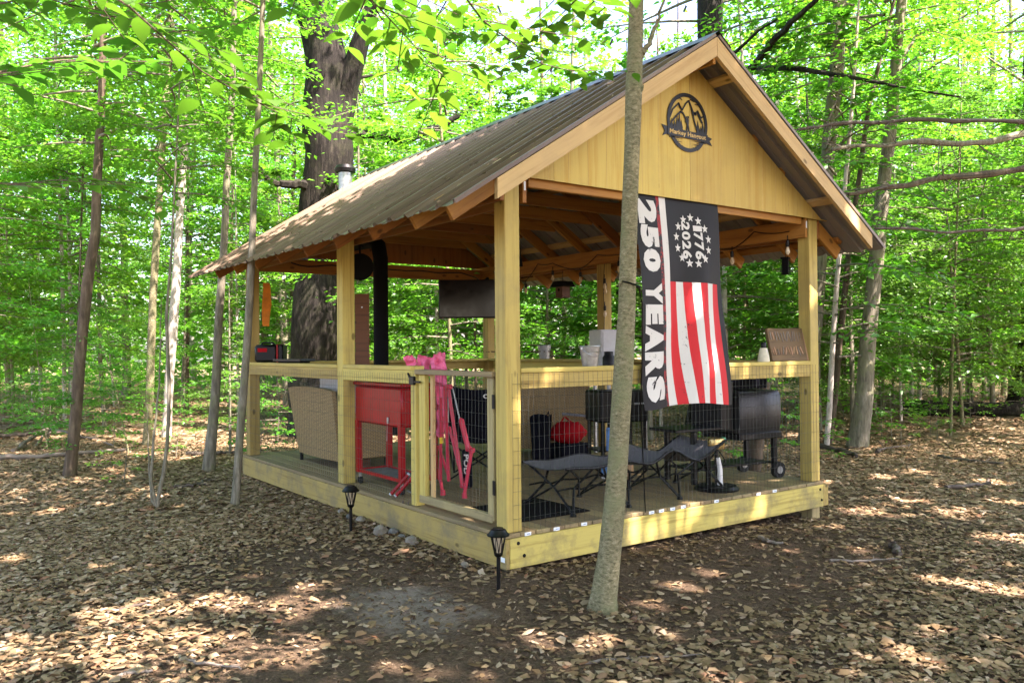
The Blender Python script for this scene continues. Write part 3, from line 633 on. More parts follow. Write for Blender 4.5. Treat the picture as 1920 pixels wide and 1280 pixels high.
t = thing('cooler_cart', 'red metal patio cooler cart on black casters beside the gate', 'cooler', (.33, 2.40, 0))
one(lambda b: (b.box((0, 0, .83), (.40, 1.02, .38), .02),), 'tub', 'red_paint', t, True); one(lambda b: b.box((0, 0, 1.045), (.43, 1.05, .035), .012), 'lid', 'red_paint', t, True)
for sx in (-1, 1):
    for sy in (-1, 1): one(lambda b: b.bar((sx*.175, sy*.47, .12), (sx*.18, sy*.47, .66), .055, .055), 'leg', 'red_paint', t)
one(lambda b: (b.bar((-.175, -.50, .135), (-.175, .50, .135), .02, .035), b.bar((.175, -.50, .135), (.175, .50, .135), .02, .035), b.bar((-.16, -.49, .135), (.16, -.49, .135), .02, .035), b.bar((-.16, .49, .135), (.16, .49, .135), .02, .035)), 'shelf_rim', 'red_paint', t)
one(lambda b: b.box((0, 0, .132), (.32, .96, .012), .002), 'shelf', 'stone_dark', t)
for sx in (-1, 1):
    for sy in (-1, 1):
        c = one(lambda b: b.tube([(sx*.17-.014, sy*.45, .04), (sx*.17+.014, sy*.45, .04)], .038, 14), 'caster', 'rubber', t, True); one(lambda b: b.box((sx*.17, sy*.45, .09), (.03, .03, .05), .004), 'fork', 'galv', c)
op = one(lambda b: b.box((-.206, -.24, .70), (.012, .03, .06), .004), 'bottle_opener', 'galv', t); one(lambda b: b.tube([(-.212, -.24, .66), (-.21, -.235, .58), (-.212, -.23, .50)], .003, 5), 'drain_chain', 'galv', t)

# folded pink camp chair standing inside the gate
t = thing('folded_camp_chair', 'folded pink camp chair with tubular legs and loose fabric inside the gate', 'folding chair', (.55, 1.62, 0))
def gp(px, py, d): return at_depth(740+px/4, 640+py/4, d) - t.location
for a, b_, d0, d1, r_ in (((376, 330), (405, 1045), 7.7, 7.75, .017), ((402, 345), (508, 1085), 7.66, 7.5, .017), ((345, 420), (345, 1060), 7.85, 7.9, .015), ((330, 780), (400, 1000), 7.8, 7.85, .014), ((410, 640), (480, 930), 7.75, 7.6, .014), ((360, 560), (335, 1040), 7.95, 7.98, .014), ((575, 830), (520, 1160), 7.45, 7.45, .017), ((345, 1040), (360, 1140), 7.72, 7.72, .016)):
    one(lambda b: b.tube([gp(*a, d0), gp(*b_, d1)], r_, 8), 'leg', 'pink_tube', t, True)
one(lambda b: b.tube([gp(485, 585, 7.5), gp(500, 590, 7.5), gp(550, 800, 7.45)], [.024, .026, .024], 10), 'sleeve', 'pink_tube', t, True); one(lambda b: b.tube([gp(436, 350, 7.6), gp(492, 600, 7.5)], .007, 6), 'rod', 'grey_tube', t, True)
for a in ((522, 1165), (360, 1142)): one(lambda b: b.tube([gp(a[0], a[1]-30, 7.45), gp(a[0]+2, a[1]+8, 7.45)], [.022, .026], 8), 'foot', 'pink_tube', t, True)
for a in ((410, 340), (555, 805), (515, 1080), (578, 815)): one(lambda b: b.box(gp(*a, 7.5), (.055, .05, .045), .012), 'joint', 'pink_tube', t, True)
def cl(pts, d, seed, m='pink_cloth', nm='fabric'):
    (ax, ay), (bx, by), (cx, cy_), (dx, dy) = pts
    def f(u, v):
        x = (ax*(1-u)+bx*u)*(1-v)+(dx*(1-u)+cx*u)*v; y = (ay*(1-u)+by*u)*(1-v)+(dy*(1-u)+cy_*u)*v
        q = mnoise.noise((u*2.6+seed, v*2.2, seed)); x += 14*mnoise.noise((u*3, v*3+seed, 4.)); y += 10*mnoise.noise((u*3+9, v*3, seed))
        return gp(x, y, d+.07*q)
    one(lambda b: b.grid(f, 12, 12), nm, m, t, True)
cl([(62, 118), (125, 98), (182, 165), (100, 205)], 7.75, 1.); cl([(172, 100), (270, 115), (265, 260), (160, 210)], 7.8, 2.); cl([(262, 130), (345, 75), (395, 215), (280, 225)], 7.7, 3.); cl([(290, 95), (378, 82), (392, 330), (300, 300)], 7.85, 4.)
cl([(290, 250), (390, 260), (375, 520), (318, 470)], 7.9, 5.); cl([(305, 400), (385, 440), (370, 760), (312, 700)], 8., 6.)
one(lambda b: b.box(gp(350, 742, 7.62), (.04, .01, .055), .002), 'tag', 'yellow_tag', t)

def camp_chair():
    t = thing('camp_chair', 'black fabric camp chair with white logo behind the gate', 'camp chair', (1.18, 2.15, 0), R(-38))
    one(lambda b: b.grid(lambda u, v: (.62*(u-.5), -.10-.10*v+.09*(2*u-1)**2, .42+.60*v - .05*(1-(2*u-1)**2)*v), 12, 10), 'backrest', 'black_fabric', t, True)
    one(lambda b: b.grid(lambda u, v: (.56*(u-.5), -.08+.5*v, .43-.05*math.sin(math.pi*u)*math.sin(math.pi*v)), 10, 10), 'seat', 'black_fabric', t, True)
    for s in (-1, 1):
        one(lambda b: b.tube([(s*.31, -.11, .03), (s*.31, -.11, .5), (s*.31, -.115, 1.02)], .011, 8), 'leg', 'grey_tube', t, True)
        one(lambda b: b.tube([(s*.31, .42, .03), (s*.31, .42, .60)], .011, 8), 'leg', 'black_metal', t, True)
        one(lambda b: b.tube([(s*.3, -.11, .04), (-s*.3, -.11, .42)], .010, 6), 'brace', 'black_metal', t, True); one(lambda b: b.tube([(s*.3, .42, .04), (-s*.3, .42, .42)], .010, 6), 'brace', 'black_metal', t, True)
        one(lambda b: b.tube([(s*.31, -.11, .42), (s*.31, .42, .05)], .010, 6), 'brace', 'black_metal', t, True)
        one(lambda b: b.box((s*.31, .14, .615), (.075, .58, .03), .012), 'armrest', 'black_fabric', t, True)
    bf = lambda x, z: (x, -.10-.10*((z-.42)/.6)+.09*(2*x/.62)**2-.008, z-.02)
    text_part('lettering', 'OCT', lambda u, v: bf(.06+.17*u, .90+.045*v), 'white_plastic', t)
    one(lambda b: b.add([bf(.10, .955), bf(.145, 1.0), bf(.155, .985), bf(.145, .975), bf(.125, .955)], [[0, 1, 2, 3, 4]]), 'logo', 'white_plastic', t)
camp_chair()
t = thing('carry_bag', 'slim black carry bag with white letters standing behind the pink chair', 'bag', (.88, 1.92, 0), R(-36))
one(lambda b: b.tube([(0, 0, 0), (0, 0, .02), (0, 0, .36), (0, 0, .38)], [.045, .055, .055, .04], 12), 'sleeve', 'black_fabric', t, True)
text_part('lettering', 'POD', lambda u, v: (-.028+.05*v, -.057, .34-.2*u), 'white_plastic', t)

# cot
def cot():
    t = thing('camping_cot', 'long grey camping cot with black folding legs along the front wire', 'cot', (.74, .50, 0))
    Lc = 2.02
    zt = lambda s: .385 + .03*math.sin(s*math.pi*2.0+.3) + (.10*math.exp(-((s-.62)/.09)**2)) + .10*max(0, s-.8)/.2 - .035*math.sin(math.pi*s*3)**2
    f = lambda u, v, o=0: (Lc*u, .60*(v-.5), zt(u) - .035*math.sin(math.pi*v) + o)
    one(lambda b: (b.grid(lambda u, v: f(u, v), 40, 8), b.grid(lambda u, v: f(u, v, -.006), 40, 8)), 'canvas', 'grey_canvas', t, True)
    for s in (-1, 1): one(lambda b: b.tube([(Lc*k/24, s*.30, zt(k/24)-.006) for k in range(25)], .013, 8), 'side_rail', 'black_metal', t, True)
    for s in (-1, 1):
        for x in (.05, .68, 1.32, 1.97):
            d = .26
            for e in (-1, 1):
                xm = x+e*d
                if -.02 < xm < Lc+.05:
                    one(lambda b: b.tube([(xm, s*.29, zt(min(1, max(0, xm/Lc)))-.01), (x+e*d*.45, s*.20, .2), (x, s*.33, .015)], .011, 7), 'leg', 'black_metal', t, True)
            one(lambda b: b.lathe([(.0, .0), (.028, .0), (.028, .012), (.015, .03), (0, .03)], 10, (x, s*.33, 0)), 'foot', 'black_plastic', t)
        one(lambda b: b.tube([(Lc*k/16, s*.2, .2+.012*math.sin(k*2.4)) for k in range(17)], .009, 6), 'spreader', 'black_metal', t, True)
    for x in (.05, .68, 1.32, 1.97):
        for s in (-1, 1): one(lambda b: b.tube([(x, s*.33, .02), (x+.06, 0, .2), (x, -s*.29, zt(min(1, x/Lc))-.02)], .010, 6), 'cross_leg', 'black_metal', t, True)
cot()
# pedestal stand
t = thing('pedestal_stand', 'black pedestal stand with brass canister and round base by the cot', 'stand', (2.72, .30, 0))
one(lambda b: b.lathe([(0, .0), (.21, .0), (.215, .02), (.19, .045), (.03, .055), (0, .055)], 28), 'base', 'black_metal', t, True)
one(lambda b: b.tube([(0, 0, .05), (0, 0, .42)], .018, 10), 'pole', 'black_metal', t, True); one(lambda b: b.tube([(-.06, .05, .05), (-.06, .05, .40)], .024, 10), 'pole', 'black_metal', t, True)
one(lambda b: b.lathe([(0, .40), (.078, .40), (.082, .42), (.082, .49), (.076, .50), (0, .50)], 24), 'canister', 'brass', t, True)
one(lambda b: b.tube([(-.02, -.06, .06), (-.03, -.07, .2), (-.045, -.06, .32)], [.03, .026, .02], 10), 'hose', 'white_plastic', t, True)
one(lambda b: b.tube([(.05+.1*math.sin(k*.5), .02, .38-.05*k+.004*k*k) for k in range(9)], .006, 6), 'cable', 'black_plastic', t, True); one(lambda b: b.lathe([(0, 0), (.035, .005), (.04, .03), (.03, .055), (0, .06)], 14, (.12, .02, .44)), 'valve_knob', 'green_plastic', t, True)
# grill
t = thing('pellet_grill', 'big dark grey barrel grill on black wheeled legs by the right post', 'grill', (3.56, .66, 0), R(-6))
def hood(b):
    prof = [(-.25, .49), (-.285, .60), (-.275, .88), (-.24, .92), (.22, .93), (.27, .88), (.285, .60), (.25, .49)]
    n = len(prof); xs = (-.30, -.285, .285, .30); v = []; f = []
    for i, x in enumerate(xs):
        k = .96 if i in (0, 3) else 1
        v += [(x, y*k, .7+(z-.7)*k) for y, z in prof]
    for i in range(3): f += [[i*n+j, i*n+(j+1) % n, (i+1)*n+(j+1) % n, (i+1)*n+j] for j in range(n)]
    f += [list(range(n)), [3*n+j for j in range(n)]]; b.add(v, f)
one(hood, 'hood', 'grill_grey', t, True); one(lambda b: b.box((0, 0, .46), (.62, .56, .07), .01), 'firebox', 'black_metal', t)
one(lambda b: b.box((-.40, .02, .78), (.19, .44, .5), .012), 'hopper', 'black_metal', t); one(lambda b: b.box((.02, .03, 1.0), (.52, .30, .12), .02), 'folded_cover', 'black_fabric', t, True)
one(lambda b: (b.box((-.80, -.02, .56), (.62, .42, .03), .006)), 'side_shelf', 'black_metal', t)
for sx in (-.86, .27):
    for sy in (-.2, .2): one(lambda b: b.bar((sx, sy, .02 if sx < 0 else .08), (sx, sy, .48 if sx > 0 else .54), .05, .05), 'leg', 'black_metal', t)
for sy in (-.25, .25):
    wh = one(lambda b: b.tube([(.27, sy-.025, .085), (.27, sy+.025, .085)], .085, 20), 'wheel', 'rubber', t, True); one(lambda b: b.tube([(.27, sy-.03, .085), (.27, sy+.03, .085)], .04, 14), 'hub', 'grey_tube', wh, True)
one(lambda b: b.box((-.3, .0, .16), (1.1, .36, .02), .004), 'lower_shelf', 'black_metal', t)
# second small smoker behind the flag
t = thing('black_smoker', 'black box smoker half hidden behind the hanging flag', 'smoker', (3.0, 2.0, 0), R(-15))
one(lambda b: b.box((0, 0, .72), (.62, .42, .36), .02), 'cooking_box', 'black_metal', t); one(lambda b: b.box((-.03, -.215, .70), (.16, .012, .11), .01), 'door_plate', 'cream', t); one(lambda b: b.tube([(.1, -.24, .75), (.25, -.24, .75)], .011), 'handle', 'grey_tube', t)
for sx in (-.27, .27):
    for sy in (-.17, .17): one(lambda b: b.bar((sx, sy, 0), (sx, sy, .55), .035, .035), 'leg', 'black_metal', t)
one(lambda b: b.box((0, 0, .22), (.6, .4, .02), .004), 'shelf', 'black_metal', t)
t = thing('cardboard_box', 'small brown cardboard box on the deck behind the cot', 'box', (2.62, 1.55, 0), R(20))
one(lambda b: b.box((0, 0, .13), (.26, .2, .26), .004), 'carton', 'cardboard', t); one(lambda b: b.box((0, 0, .262), (.03, .202, .002), .0005), 'tape', 'cream', t)
# grey table and what stands on it
t = thing('grey_table', 'tall grey metal table with tube legs by the right wire side', 'table', (3.42, 2.72, 0), R(0))
one(lambda b: b.box((0, 0, 1.055), (.66, 1.0, .035), .006), 'tabletop', 'grey_tube', t)
for sx in (-.3, .3):
    for sy in (-.46, .46): one(lambda b: b.bar((sx, sy, 0), (sx, sy, 1.04), .035, .035), 'leg', 'grey_tube', t)
for z in (.55,): one(lambda b: (b.bar((-.3, -.44, z), (-.3, .44, z), .02, .03), b.bar((.3, -.44, z), (.3, .44, z), .02, .03), b.bar((-.28, .46, z), (.28, .46, z), .02, .03)), 'stretcher', 'grey_tube', t)
t = thing('white_cabinet', 'pale grey cabinet on the grey table behind the front trunk', 'cabinet', (3.45, 2.58, 1.074), R(-20))
one(lambda b: b.box((0, 0, .27), (.42, .40, .54), .012), 'case', 'cabinet', t); one(lambda b: b.box((0, -.205, .27), (.37, .012, .49), .005), 'door', 'cabinet', t); one(lambda b: b.bar((.14, -.215, .2), (.14, -.215, .36), .012, .02), 'handle', 'galv', t)
t = thing('black_jar', 'small black canister beside the pale grey cabinet', 'canister', (3.16, 2.30, 1.074)); one(lambda b: b.lathe([(0, 0), (.07, 0), (.075, .02), (.075, .2), (.055, .23), (.055, .27), (0, .275)], 18), 'body', 'black_plastic', t, True)
def blob(b, c, d, seed, n=14, amp=.25):
    b.grid(lambda u, v: tuple(Vector(c) + Vector((d[0]*math.cos(u*2*math.pi)*math.sin(v*math.pi), d[1]*math.sin(u*2*math.pi)*math.sin(v*math.pi), d[2]*math.cos(v*math.pi)))*(1+amp*mnoise.noise((math.cos(u*2*math.pi)*math.sin(v*math.pi)*1.6+seed, math.sin(u*2*math.pi)*math.sin(v*math.pi)*1.6, math.cos(v*math.pi)*1.6)))), n, n//2+3)
t = thing('red_duffel', 'crumpled red bag under the grey table', 'bag', (3.05, 2.95, 0)); one(lambda b: blob(b, (0, 0, .33), (.26, .17, .15), 2.), 'bag', 'red_fabric', t, True); one(lambda b: b.tube([(-.15, 0, .42), (-.05, 0, .53), (.1, 0, .43)], .012, 6), 'strap', 'red_fabric', t, True)
one(lambda b: b.box((0, .0, .10), (.46, .34, .2), .02), 'lower_pouch', 'black_fabric', t, True)
t = thing('black_tote', 'black tote bag slumped between wicker armchair and grey table', 'bag', (2.60, 2.92, 0), R(20)); one(lambda b: b.grid(lambda u, v: (.17*math.cos(u*2*math.pi)*(.8+.25*v), .11*math.sin(u*2*math.pi)*(.8+.25*v), .55*v+.03*math.sin(u*9)*v), 18, 6), 'bag', 'black_fabric', t, True); one(lambda b: b.tube([(-.1, -.1, .5), (-.02, -.12, .62), (.08, -.1, .5)], .008, 6), 'handle', 'black_fabric', t)
t = thing('water_bottle', 'small clear and blue water bottle on the deck behind the cot', 'bottle', (2.35, 1.5, 0)); one(lambda b: b.lathe([(0, 0), (.033, 0), (.035, .02), (.035, .15), (.015, .19), (.015, .205), (0, .205)], 14), 'bottle', 'white_plastic', t, True); one(lambda b: b.lathe([(.0355, .05), (.0357, .052), (.0357, .125), (.0355, .127)], 14), 'wrap', 'blue_label', t)
t = thing('spray_can', 'blue labelled can standing on the smoker shelf', 'can', (2.74, 1.84, .232)); one(lambda b: b.lathe([(0, 0), (.04, 0), (.04, .24), (.03, .26), (0, .26)], 14), 'can', 'blue_label', t, True); one(lambda b: b.lathe([(0, .26), (.025, .26), (.025, .30), (0, .30)], 12), 'cap', 'black_plastic', t, True)
# stove and chimney
t = thing('wood_stove', 'black wood stove with tall stovepipe in the back left corner', 'stove', (1.47, 4.95, 0))
one(lambda b: b.box((0, 0, .50), (.52, .46, .5), .02), 'firebox', 'black_metal', t); one(lambda b: b.box((0, -.235, .5), (.32, .014, .3), .006), 'door', 'black_matte', t)
one(lambda b: b.tube([(0, 0, .74), (0, 0, 2.62), (0, .06, 2.8), (0, .2, 2.88), (0, 1.5, 2.92)], .10, 18), 'stovepipe', 'black_matte', t, True)
for sx in (-.2, .2):
    for sy in (-.17, .17): one(lambda b: b.bar((sx, sy, 0), (sx, sy, .26), .04, .04), 'leg', 'black_metal', t)
t = thing('chimney', 'galvanised chimney pipe with black cap rising behind the roof', 'chimney', (1.66, 6.47, 0))
one(lambda b: b.tube([(0, 0, -.3), (0, 0, 4.08)], .105, 18), 'flue', 'galv', t, True); one(lambda b: b.lathe([(.11, 4.06), (.15, 4.07), (.16, 4.12), (.13, 4.17), (.0, 4.19)], 18), 'cap', 'black_metal', t, True); one(lambda b: b.tube([(.0, -.12, 3.0), (.0, -.30, 3.0)], .015, 8), 'bracket', 'galv', t)
t = thing('heat_shield', 'rusty brown upright sheet behind the middle left post', 'panel', (.75, 4.02, 0), R(-36)); one(lambda b: b.box((0, 0, 1.03), (.17, .02, 2.06), .003), 'sheet', 'rust_board', t)
for z in (.3, 1.9): one(lambda b: b.tube([(0, -.011, z), (0, -.016, z)], .01, 8), 'screw', 'galv', t)
# television
t = thing('television', 'flat black television hung in the back right corner', 'television', (3.08, 5.18, 2.13), R(-33))
one(lambda b: b.box((0, 0, 0), (.98, .045, .57), .008), 'case', 'black_plastic', t); one(lambda b: b.box((0, -.024, .006), (.95, .004, .535), .001), 'screen', 'screen', t)
one(lambda b: (b.bar((.05, .03, .1), (.25, .3, .33), .04, .05), b.box((.05, .03, .08), (.2, .03, .2))), 'wall_arm', 'black_metal', t); one(lambda b: b.box((-.43, -.027, -.275), (.012, .004, .006), .001), 'standby_light', 'red_paint', t)
# small things on the rails
def bucket(name, label, loc, r0, r1, h, m='galv', handle=True):
    t = thing(name, label, 'bucket', loc)
    one(lambda b: b.lathe([(0, .004), (r0, .0), (r0+(r1-r0)*.68, h*.68), (r0+(r1-r0)*.68+.003, h*.69), (r0+(r1-r0)*.70, h*.71), (r1, h-.006), (r1+.005, h-.003), (r1+.003, h+.002), (r1-.004, h), (r0-.004, .01), (0, .012)], 28), 'pail', m, t, True)
    if handle: one(lambda b: b.tube([(r1*1.03*math.cos(a), -r1*.55*math.sin(a)-r1*.5*math.sin(a), h*.88-h*.42*math.sin(a)) for a in np.linspace(0, math.pi, 15)], .0028, 6), 'bail', 'galv', t, True)
    for s in (-1, 1): one(lambda b: b.box((s*r1*.99, 0, h*.88), (.012, .02, .026), .003), 'ear', 'galv', t)
bucket('metal_bucket', 'large galvanised bucket on the front rail left of the trunk', (.905, .075, 1.2375), .062, .088, .165)
bucket('metal_bucket', 'small dark metal bucket on the far side rail', (3.905, 4.5, 1.2375), .072, .098, .20, 'grey_tube', False)
t = thing('spray_bottle', 'frosted bottle with black cap on the front rail', 'bottle', (3.165, .07, 1.2375)); one(lambda b: b.lathe([(0, 0), (.056, 0), (.058, .01), (.052, .06), (.04, .115), (.034, .135), (0, .137)], 20), 'bottle', 'cream', t, True); one(lambda b: b.lathe([(.026, .135), (.027, .18), (.02, .192), (0, .193)], 14), 'cap', 'black_plastic', t, True)
t = thing('carved_sign', 'dark carved wooden sign leaning against the right front post', 'sign', (3.60, .085, 1.2375), R(-12))
tl = Matrix.Rotation(R(-14), 3, 'X')
def cs(b): b.box(tl @ Vector((0, 0, .17)), (.46, .035, .34), .004, tl)
one(cs, 'board', 'carved_wood', t); one(lambda b: b.box(tl @ Vector((.237, 0, .17)), (.018, .036, .335), .003, tl), 'edge', 'carved_edge', t)
for row, (z0, h) in enumerate(((.20, .11), (.05, .10))):
    x = -.20
    while x < .19:
        hh = h*random.uniform(.65, 1); one(lambda b: b.box(tl @ Vector((x, -.0195, z0+h/2+random.uniform(-.01, .01))), (random.uniform(.006, .014), .006, hh), .002, tl @ Matrix.Rotation(random.uniform(-.3, .3), 3, 'Y')), 'carved_stroke', 'carved_edge' if random.random() < .4 else 'dead_wood', t); x += random.uniform(.024, .04)
t = thing('tool_case', 'black and red case on the rail at the far left corner', 'case', (.19, 5.53, 1.2375), R(-36))
one(lambda b: b.box((-.06, 0, .115), (.30, .22, .23), .03), 'body', 'black_plastic', t, True); one(lambda b: b.box((.13, 0, .115), (.07, .215, .225), .025), 'end_cap', 'black_plastic', t, True); one(lambda b: b.box((.09, 0, .118), (.018, .225, .236), .006), 'red_band', 'red_paint', t); one(lambda b: b.box((-.1, -.112, .16), (.12, .006, .05), .003), 'front_panel', 'red_fabric', t); one(lambda b: b.tube([(-.15, 0, .22), (-.13, 0, .255), (.01, 0, .255), (.03, 0, .22)], .012), 'handle', 'black_plastic', t)
t = thing('griddle_tray', 'flat black tray lying on the rail beside the case', 'tray', (.12, 4.60, 1.2375), R(-80)); one(lambda b: (b.box((0, 0, .025), (.62, .2, .012), .004), b.box((0, -.1, .035), (.62, .012, .03), .003), b.box((0, .1, .035), (.62, .012, .03), .003)), 'pan', 'black_metal', t); one(lambda b: b.box((0, 0, .009), (.5, .14, .018), .003), 'base', 'black_matte', t)
t = thing('storage_tote', 'pale grey storage tote standing behind the wicker loveseat', 'storage box', (.86, 4.75, 0), R(-80)); one(lambda b: b.box((0, 0, .58), (.62, .40, 1.14), .03), 'tub', 'cabinet', t, True); one(lambda b: b.box((0, 0, 1.17), (.66, .44, .05), .015), 'lid', 'cabinet', t, True)
t = thing('hanging_pan', 'round black pan hanging behind the middle left post', 'pan', (.36, 3.25, 2.30), R(-35)); one(lambda b: b.tube([(0, -.015, 0), (0, .0, 0), (0, .03, 0)], [.14, .15, .12], 24), 'pan', 'black_matte', t, True); one(lambda b: b.bar((0, .0, .14), (0, .0, .32), .02, .012), 'handle', 'black_matte', t)
t = thing('orange_pennant', 'orange cloth hanging on the far left post', 'cloth', (.16, 5.9, 1.72)); one(lambda b: b.grid(lambda u, v: (.02+.13*u*(1-.6*abs(v-.5)), -.02+.03*math.sin(v*5), .58*v), 4, 10), 'cloth', 'orange_cloth', t, True); one(lambda b: b.box((.01, 0, .585), (.05, .02, .02), .004), 'clip', 'black_metal', t)
t = thing('birdhouse', 'small dark red birdhouse hanging from the right beam', 'birdhouse', (3.98, 4.15, 2.12)); one(lambda b: b.box((0, 0, .10), (.15, .15, .18), .004), 'box', 'birdhouse', t); one(lambda b: b.prism([(-.14, .17), (-.08, .235), (.08, .235), (.14, .17), (.13, .155), (-.13, .155)], Matrix(((0, 0, 1, -.11), (1, 0, 0, 0), (0, 1, 0, 0), (0, 0, 0, 1))), .22), 'roof', 'black_matte', t); one(lambda b: b.box((0, 0, .005), (.19, .19, .014), .002), 'floor', 'birdhouse', t); one(lambda b: b.tube([(0, 0, .23), (0, 0, .40)], .004, 5), 'hanger', 'black_metal', t); one(lambda b: b.tube([(-.076, 0, .11), (-.079, 0, .11)], .022, 12), 'entrance', 'black_matte', t)
t = thing('speaker', 'black wedge speaker up on the right beam', 'speaker', (3.74, 4.95, 2.62), R(-36)); one(lambda b: b.prism([(-.10, 0), (.10, 0), (.05, .28), (-.05, .28)], Matrix(((1, 0, 0, 0), (0, 0, 1, -.08), (0, 1, 0, 0), (0, 0, 0, 1))), .16), 'cabinet', 'black_plastic', t); one(lambda b: b.tube([(0, -.08, .09), (0, -.086, .09)], .06, 18), 'cone', 'black_matte', t); one(lambda b: b.box((0, 0, -.02), (.05, .05, .05), .004), 'bracket', 'black_metal', t)
t = thing('bug_zapper', 'black lantern hanging outside the right front corner', 'lantern', (4.02, .42, 2.17), R(20)); one(lambda b: (b.box((0, 0, .0), (.085, .085, .012)), b.box((0, 0, .17), (.085, .085, .02)), b.box((0, 0, .085), (.06, .06, .16)), *[b.bar((sx*.036, sy*.036, 0), (sx*.036, sy*.036, .17), .006, .006) for sx in (-1, 1) for sy in (-1, 1)]), 'body', 'black_matte', t); one(lambda b: b.tube([(0, 0, .18), (0, 0, .33)], .003, 5), 'hook', 'black_metal', t)
# festoon lights
def festoon(name, label, pts, bulbs):
    t = thing(name, label, 'string lights', pts[0]); o = t.location.copy(); path = []
    for p, q in zip(pts, pts[1:]):
        p, q = Vector(p), Vector(q)
        for k in range(8):
            s = k/8; path.append(p.lerp(q, s) - Vector((0, 0, .16*(q-p).length*s*(1-s)*1.2)) - o)
    path.append(Vector(pts[-1])-o); one(lambda b: b.tube(path, .0055, 6), 'cable', 'black_plastic', t, True)
    for p in bulbs:
        c = Vector(p)-o; s = one(lambda b: (b.tube([c+Vector((0, 0, .10)), c+Vector((0, 0, .04))], .005, 6), b.lathe([(.0, .05), (.018, .045), (.02, .0), (.016, -.02), (0, -.02)], 12, c)), 'socket', 'black_plastic', t, True)
        one(lambda b: b.lathe([(.012, -.02), (.016, -.035), (.024, -.06), (.022, -.08), (.010, -.10), (0, -.103)], 12, c), 'bulb', 'bulb_glass', s, True)
festoon('string_lights', 'black festoon lights looped along the right inner beam', [(3.755, 5.6, 2.6), (3.755, 5.1, 2.5), (3.755, 4.75, 2.39), (3.755, 4.45, 2.62), (3.755, 4.1, 2.6), (3.755, 3.5, 2.47), (3.755, 3.15, 2.63), (3.755, 2.4, 2.62), (3.755, 1.5, 2.62), (3.755, .92, 2.47), (3.755, .62, 2.63), (3.755, .18, 2.58)], [(3.755, 4.74, 2.31), (3.755, 4.1, 2.45), (3.755, 3.5, 2.38), (3.755, 2.74, 2.46), (3.755, .92, 2.40), (3.755, .2, 2.44)])
festoon('string_lights', 'black festoon lights running down the middle right post', [(3.815, 3.08, 2.5), (3.80, 3.09, 2.2), (3.82, 3.09, 1.9), (3.80, 3.09, 1.5), (3.82, 3.09, 1.25)], [(3.78, 3.04, 2.26), (3.80, 3.05, 2.2), (3.79, 3.05, 1.9), (3.80, 3.05, 1.42)])
t = thing('power_cable', 'thin black cable tacked along the back beam to the television', 'cable', (.6, 5.93, 2.6)); one(lambda b: b.tube([(.02*k*6, 0, -.03*abs(math.sin(k*.45))-.02*math.sin(k)) for k in range(24)] + [(2.85, -.3, -.1), (2.75, -.6, -.2), (2.6, -.75, -.3)], .009, 6), 'cable', 'black_plastic', t, True)
t = thing('loppers', 'red handled loppers lying on the deck edge by the cooler', 'loppers', (.16, 1.86, 0))
for k in (0, 1): one(lambda b: b.tube([(-.13, .06-.10*k, .03), (.02, .0-.10*k, .20)], .017, 10), 'handle', 'red_paint', t, True); one(lambda b: b.tube([(-.14, .064-.10*k, .02), (-.13, .06-.10*k, .03)], .019, 8), 'grip_end', 'grey_tube', t, True); one(lambda b: b.tube([(.02, .0-.10*k, .20), (.032, -.004-.10*k, .213)], .019, 8), 'grip_end', 'grey_tube', t, True)
one(lambda b: (b.bar((0, -.02, .06), (.0, -.26, .03), .02, .008), b.bar((.0, -.12, .10), (.02, -.30, .02), .02, .008)), 'blade', 'galv', t)
t = thing('dark_mat', 'dark rubber mat on the deck just inside the near post', 'mat', (.62, .62, .003)); one(lambda b: b.box((0, 0, .005), (.85, .75, .009), .002), 'pad', 'mat_dark', t); one(lambda b: b.box((0, 0, .0105), (.80, .70, .003), .001), 'border', 'black_matte', t)

# solar path lights
def solar(label, loc):
    t = thing('solar_path_light', label, 'path light', loc, 0, 'solar path lights along the deck')
    one(lambda b: b.tube([(0, 0, -.12), (0, 0, .235)], .014, 10), 'stake', 'black_plastic', t, True)
    one(lambda b: b.lathe([(.0, .23), (.016, .235), (.03, .25), (.032, .262), (.0, .262)], 16), 'collar', 'black_plastic', t, True)
    one(lambda b: b.lathe([(.0, .27), (.022, .27), (.034, .36), (.035, .385), (0, .385)], 14), 'diffuser', 'bulb_glass', t, True)
    def cage(b):
        for k in range(9):
            a0 = 2*math.pi*k/9
            for s in (-1, 1):
                a1 = a0+s*.35; b.tube([(.028*math.cos(a0), .028*math.sin(a0), .262), (.042*math.cos((a0+a1)/2), .042*math.sin((a0+a1)/2), .33), (.055*math.cos(a1), .055*math.sin(a1), .395)], .0032, 5)
    one(cage, 'cage', 'black_plastic', t, True)
    one(lambda b: b.lathe([(.0, .392), (.062, .392), (.078, .385), (.080, .393), (.062, .41), (.052, .428), (.036, .434), (.035, .44), (0, .442)], 24), 'cap', 'black_plastic', t, True)
p = on_ground(658, 1000)[0]; solar('black solar path light by the left deck side near the gate', p)
p = on_ground(935, 1108)[0]; solar('black solar path light at the near deck corner', p)
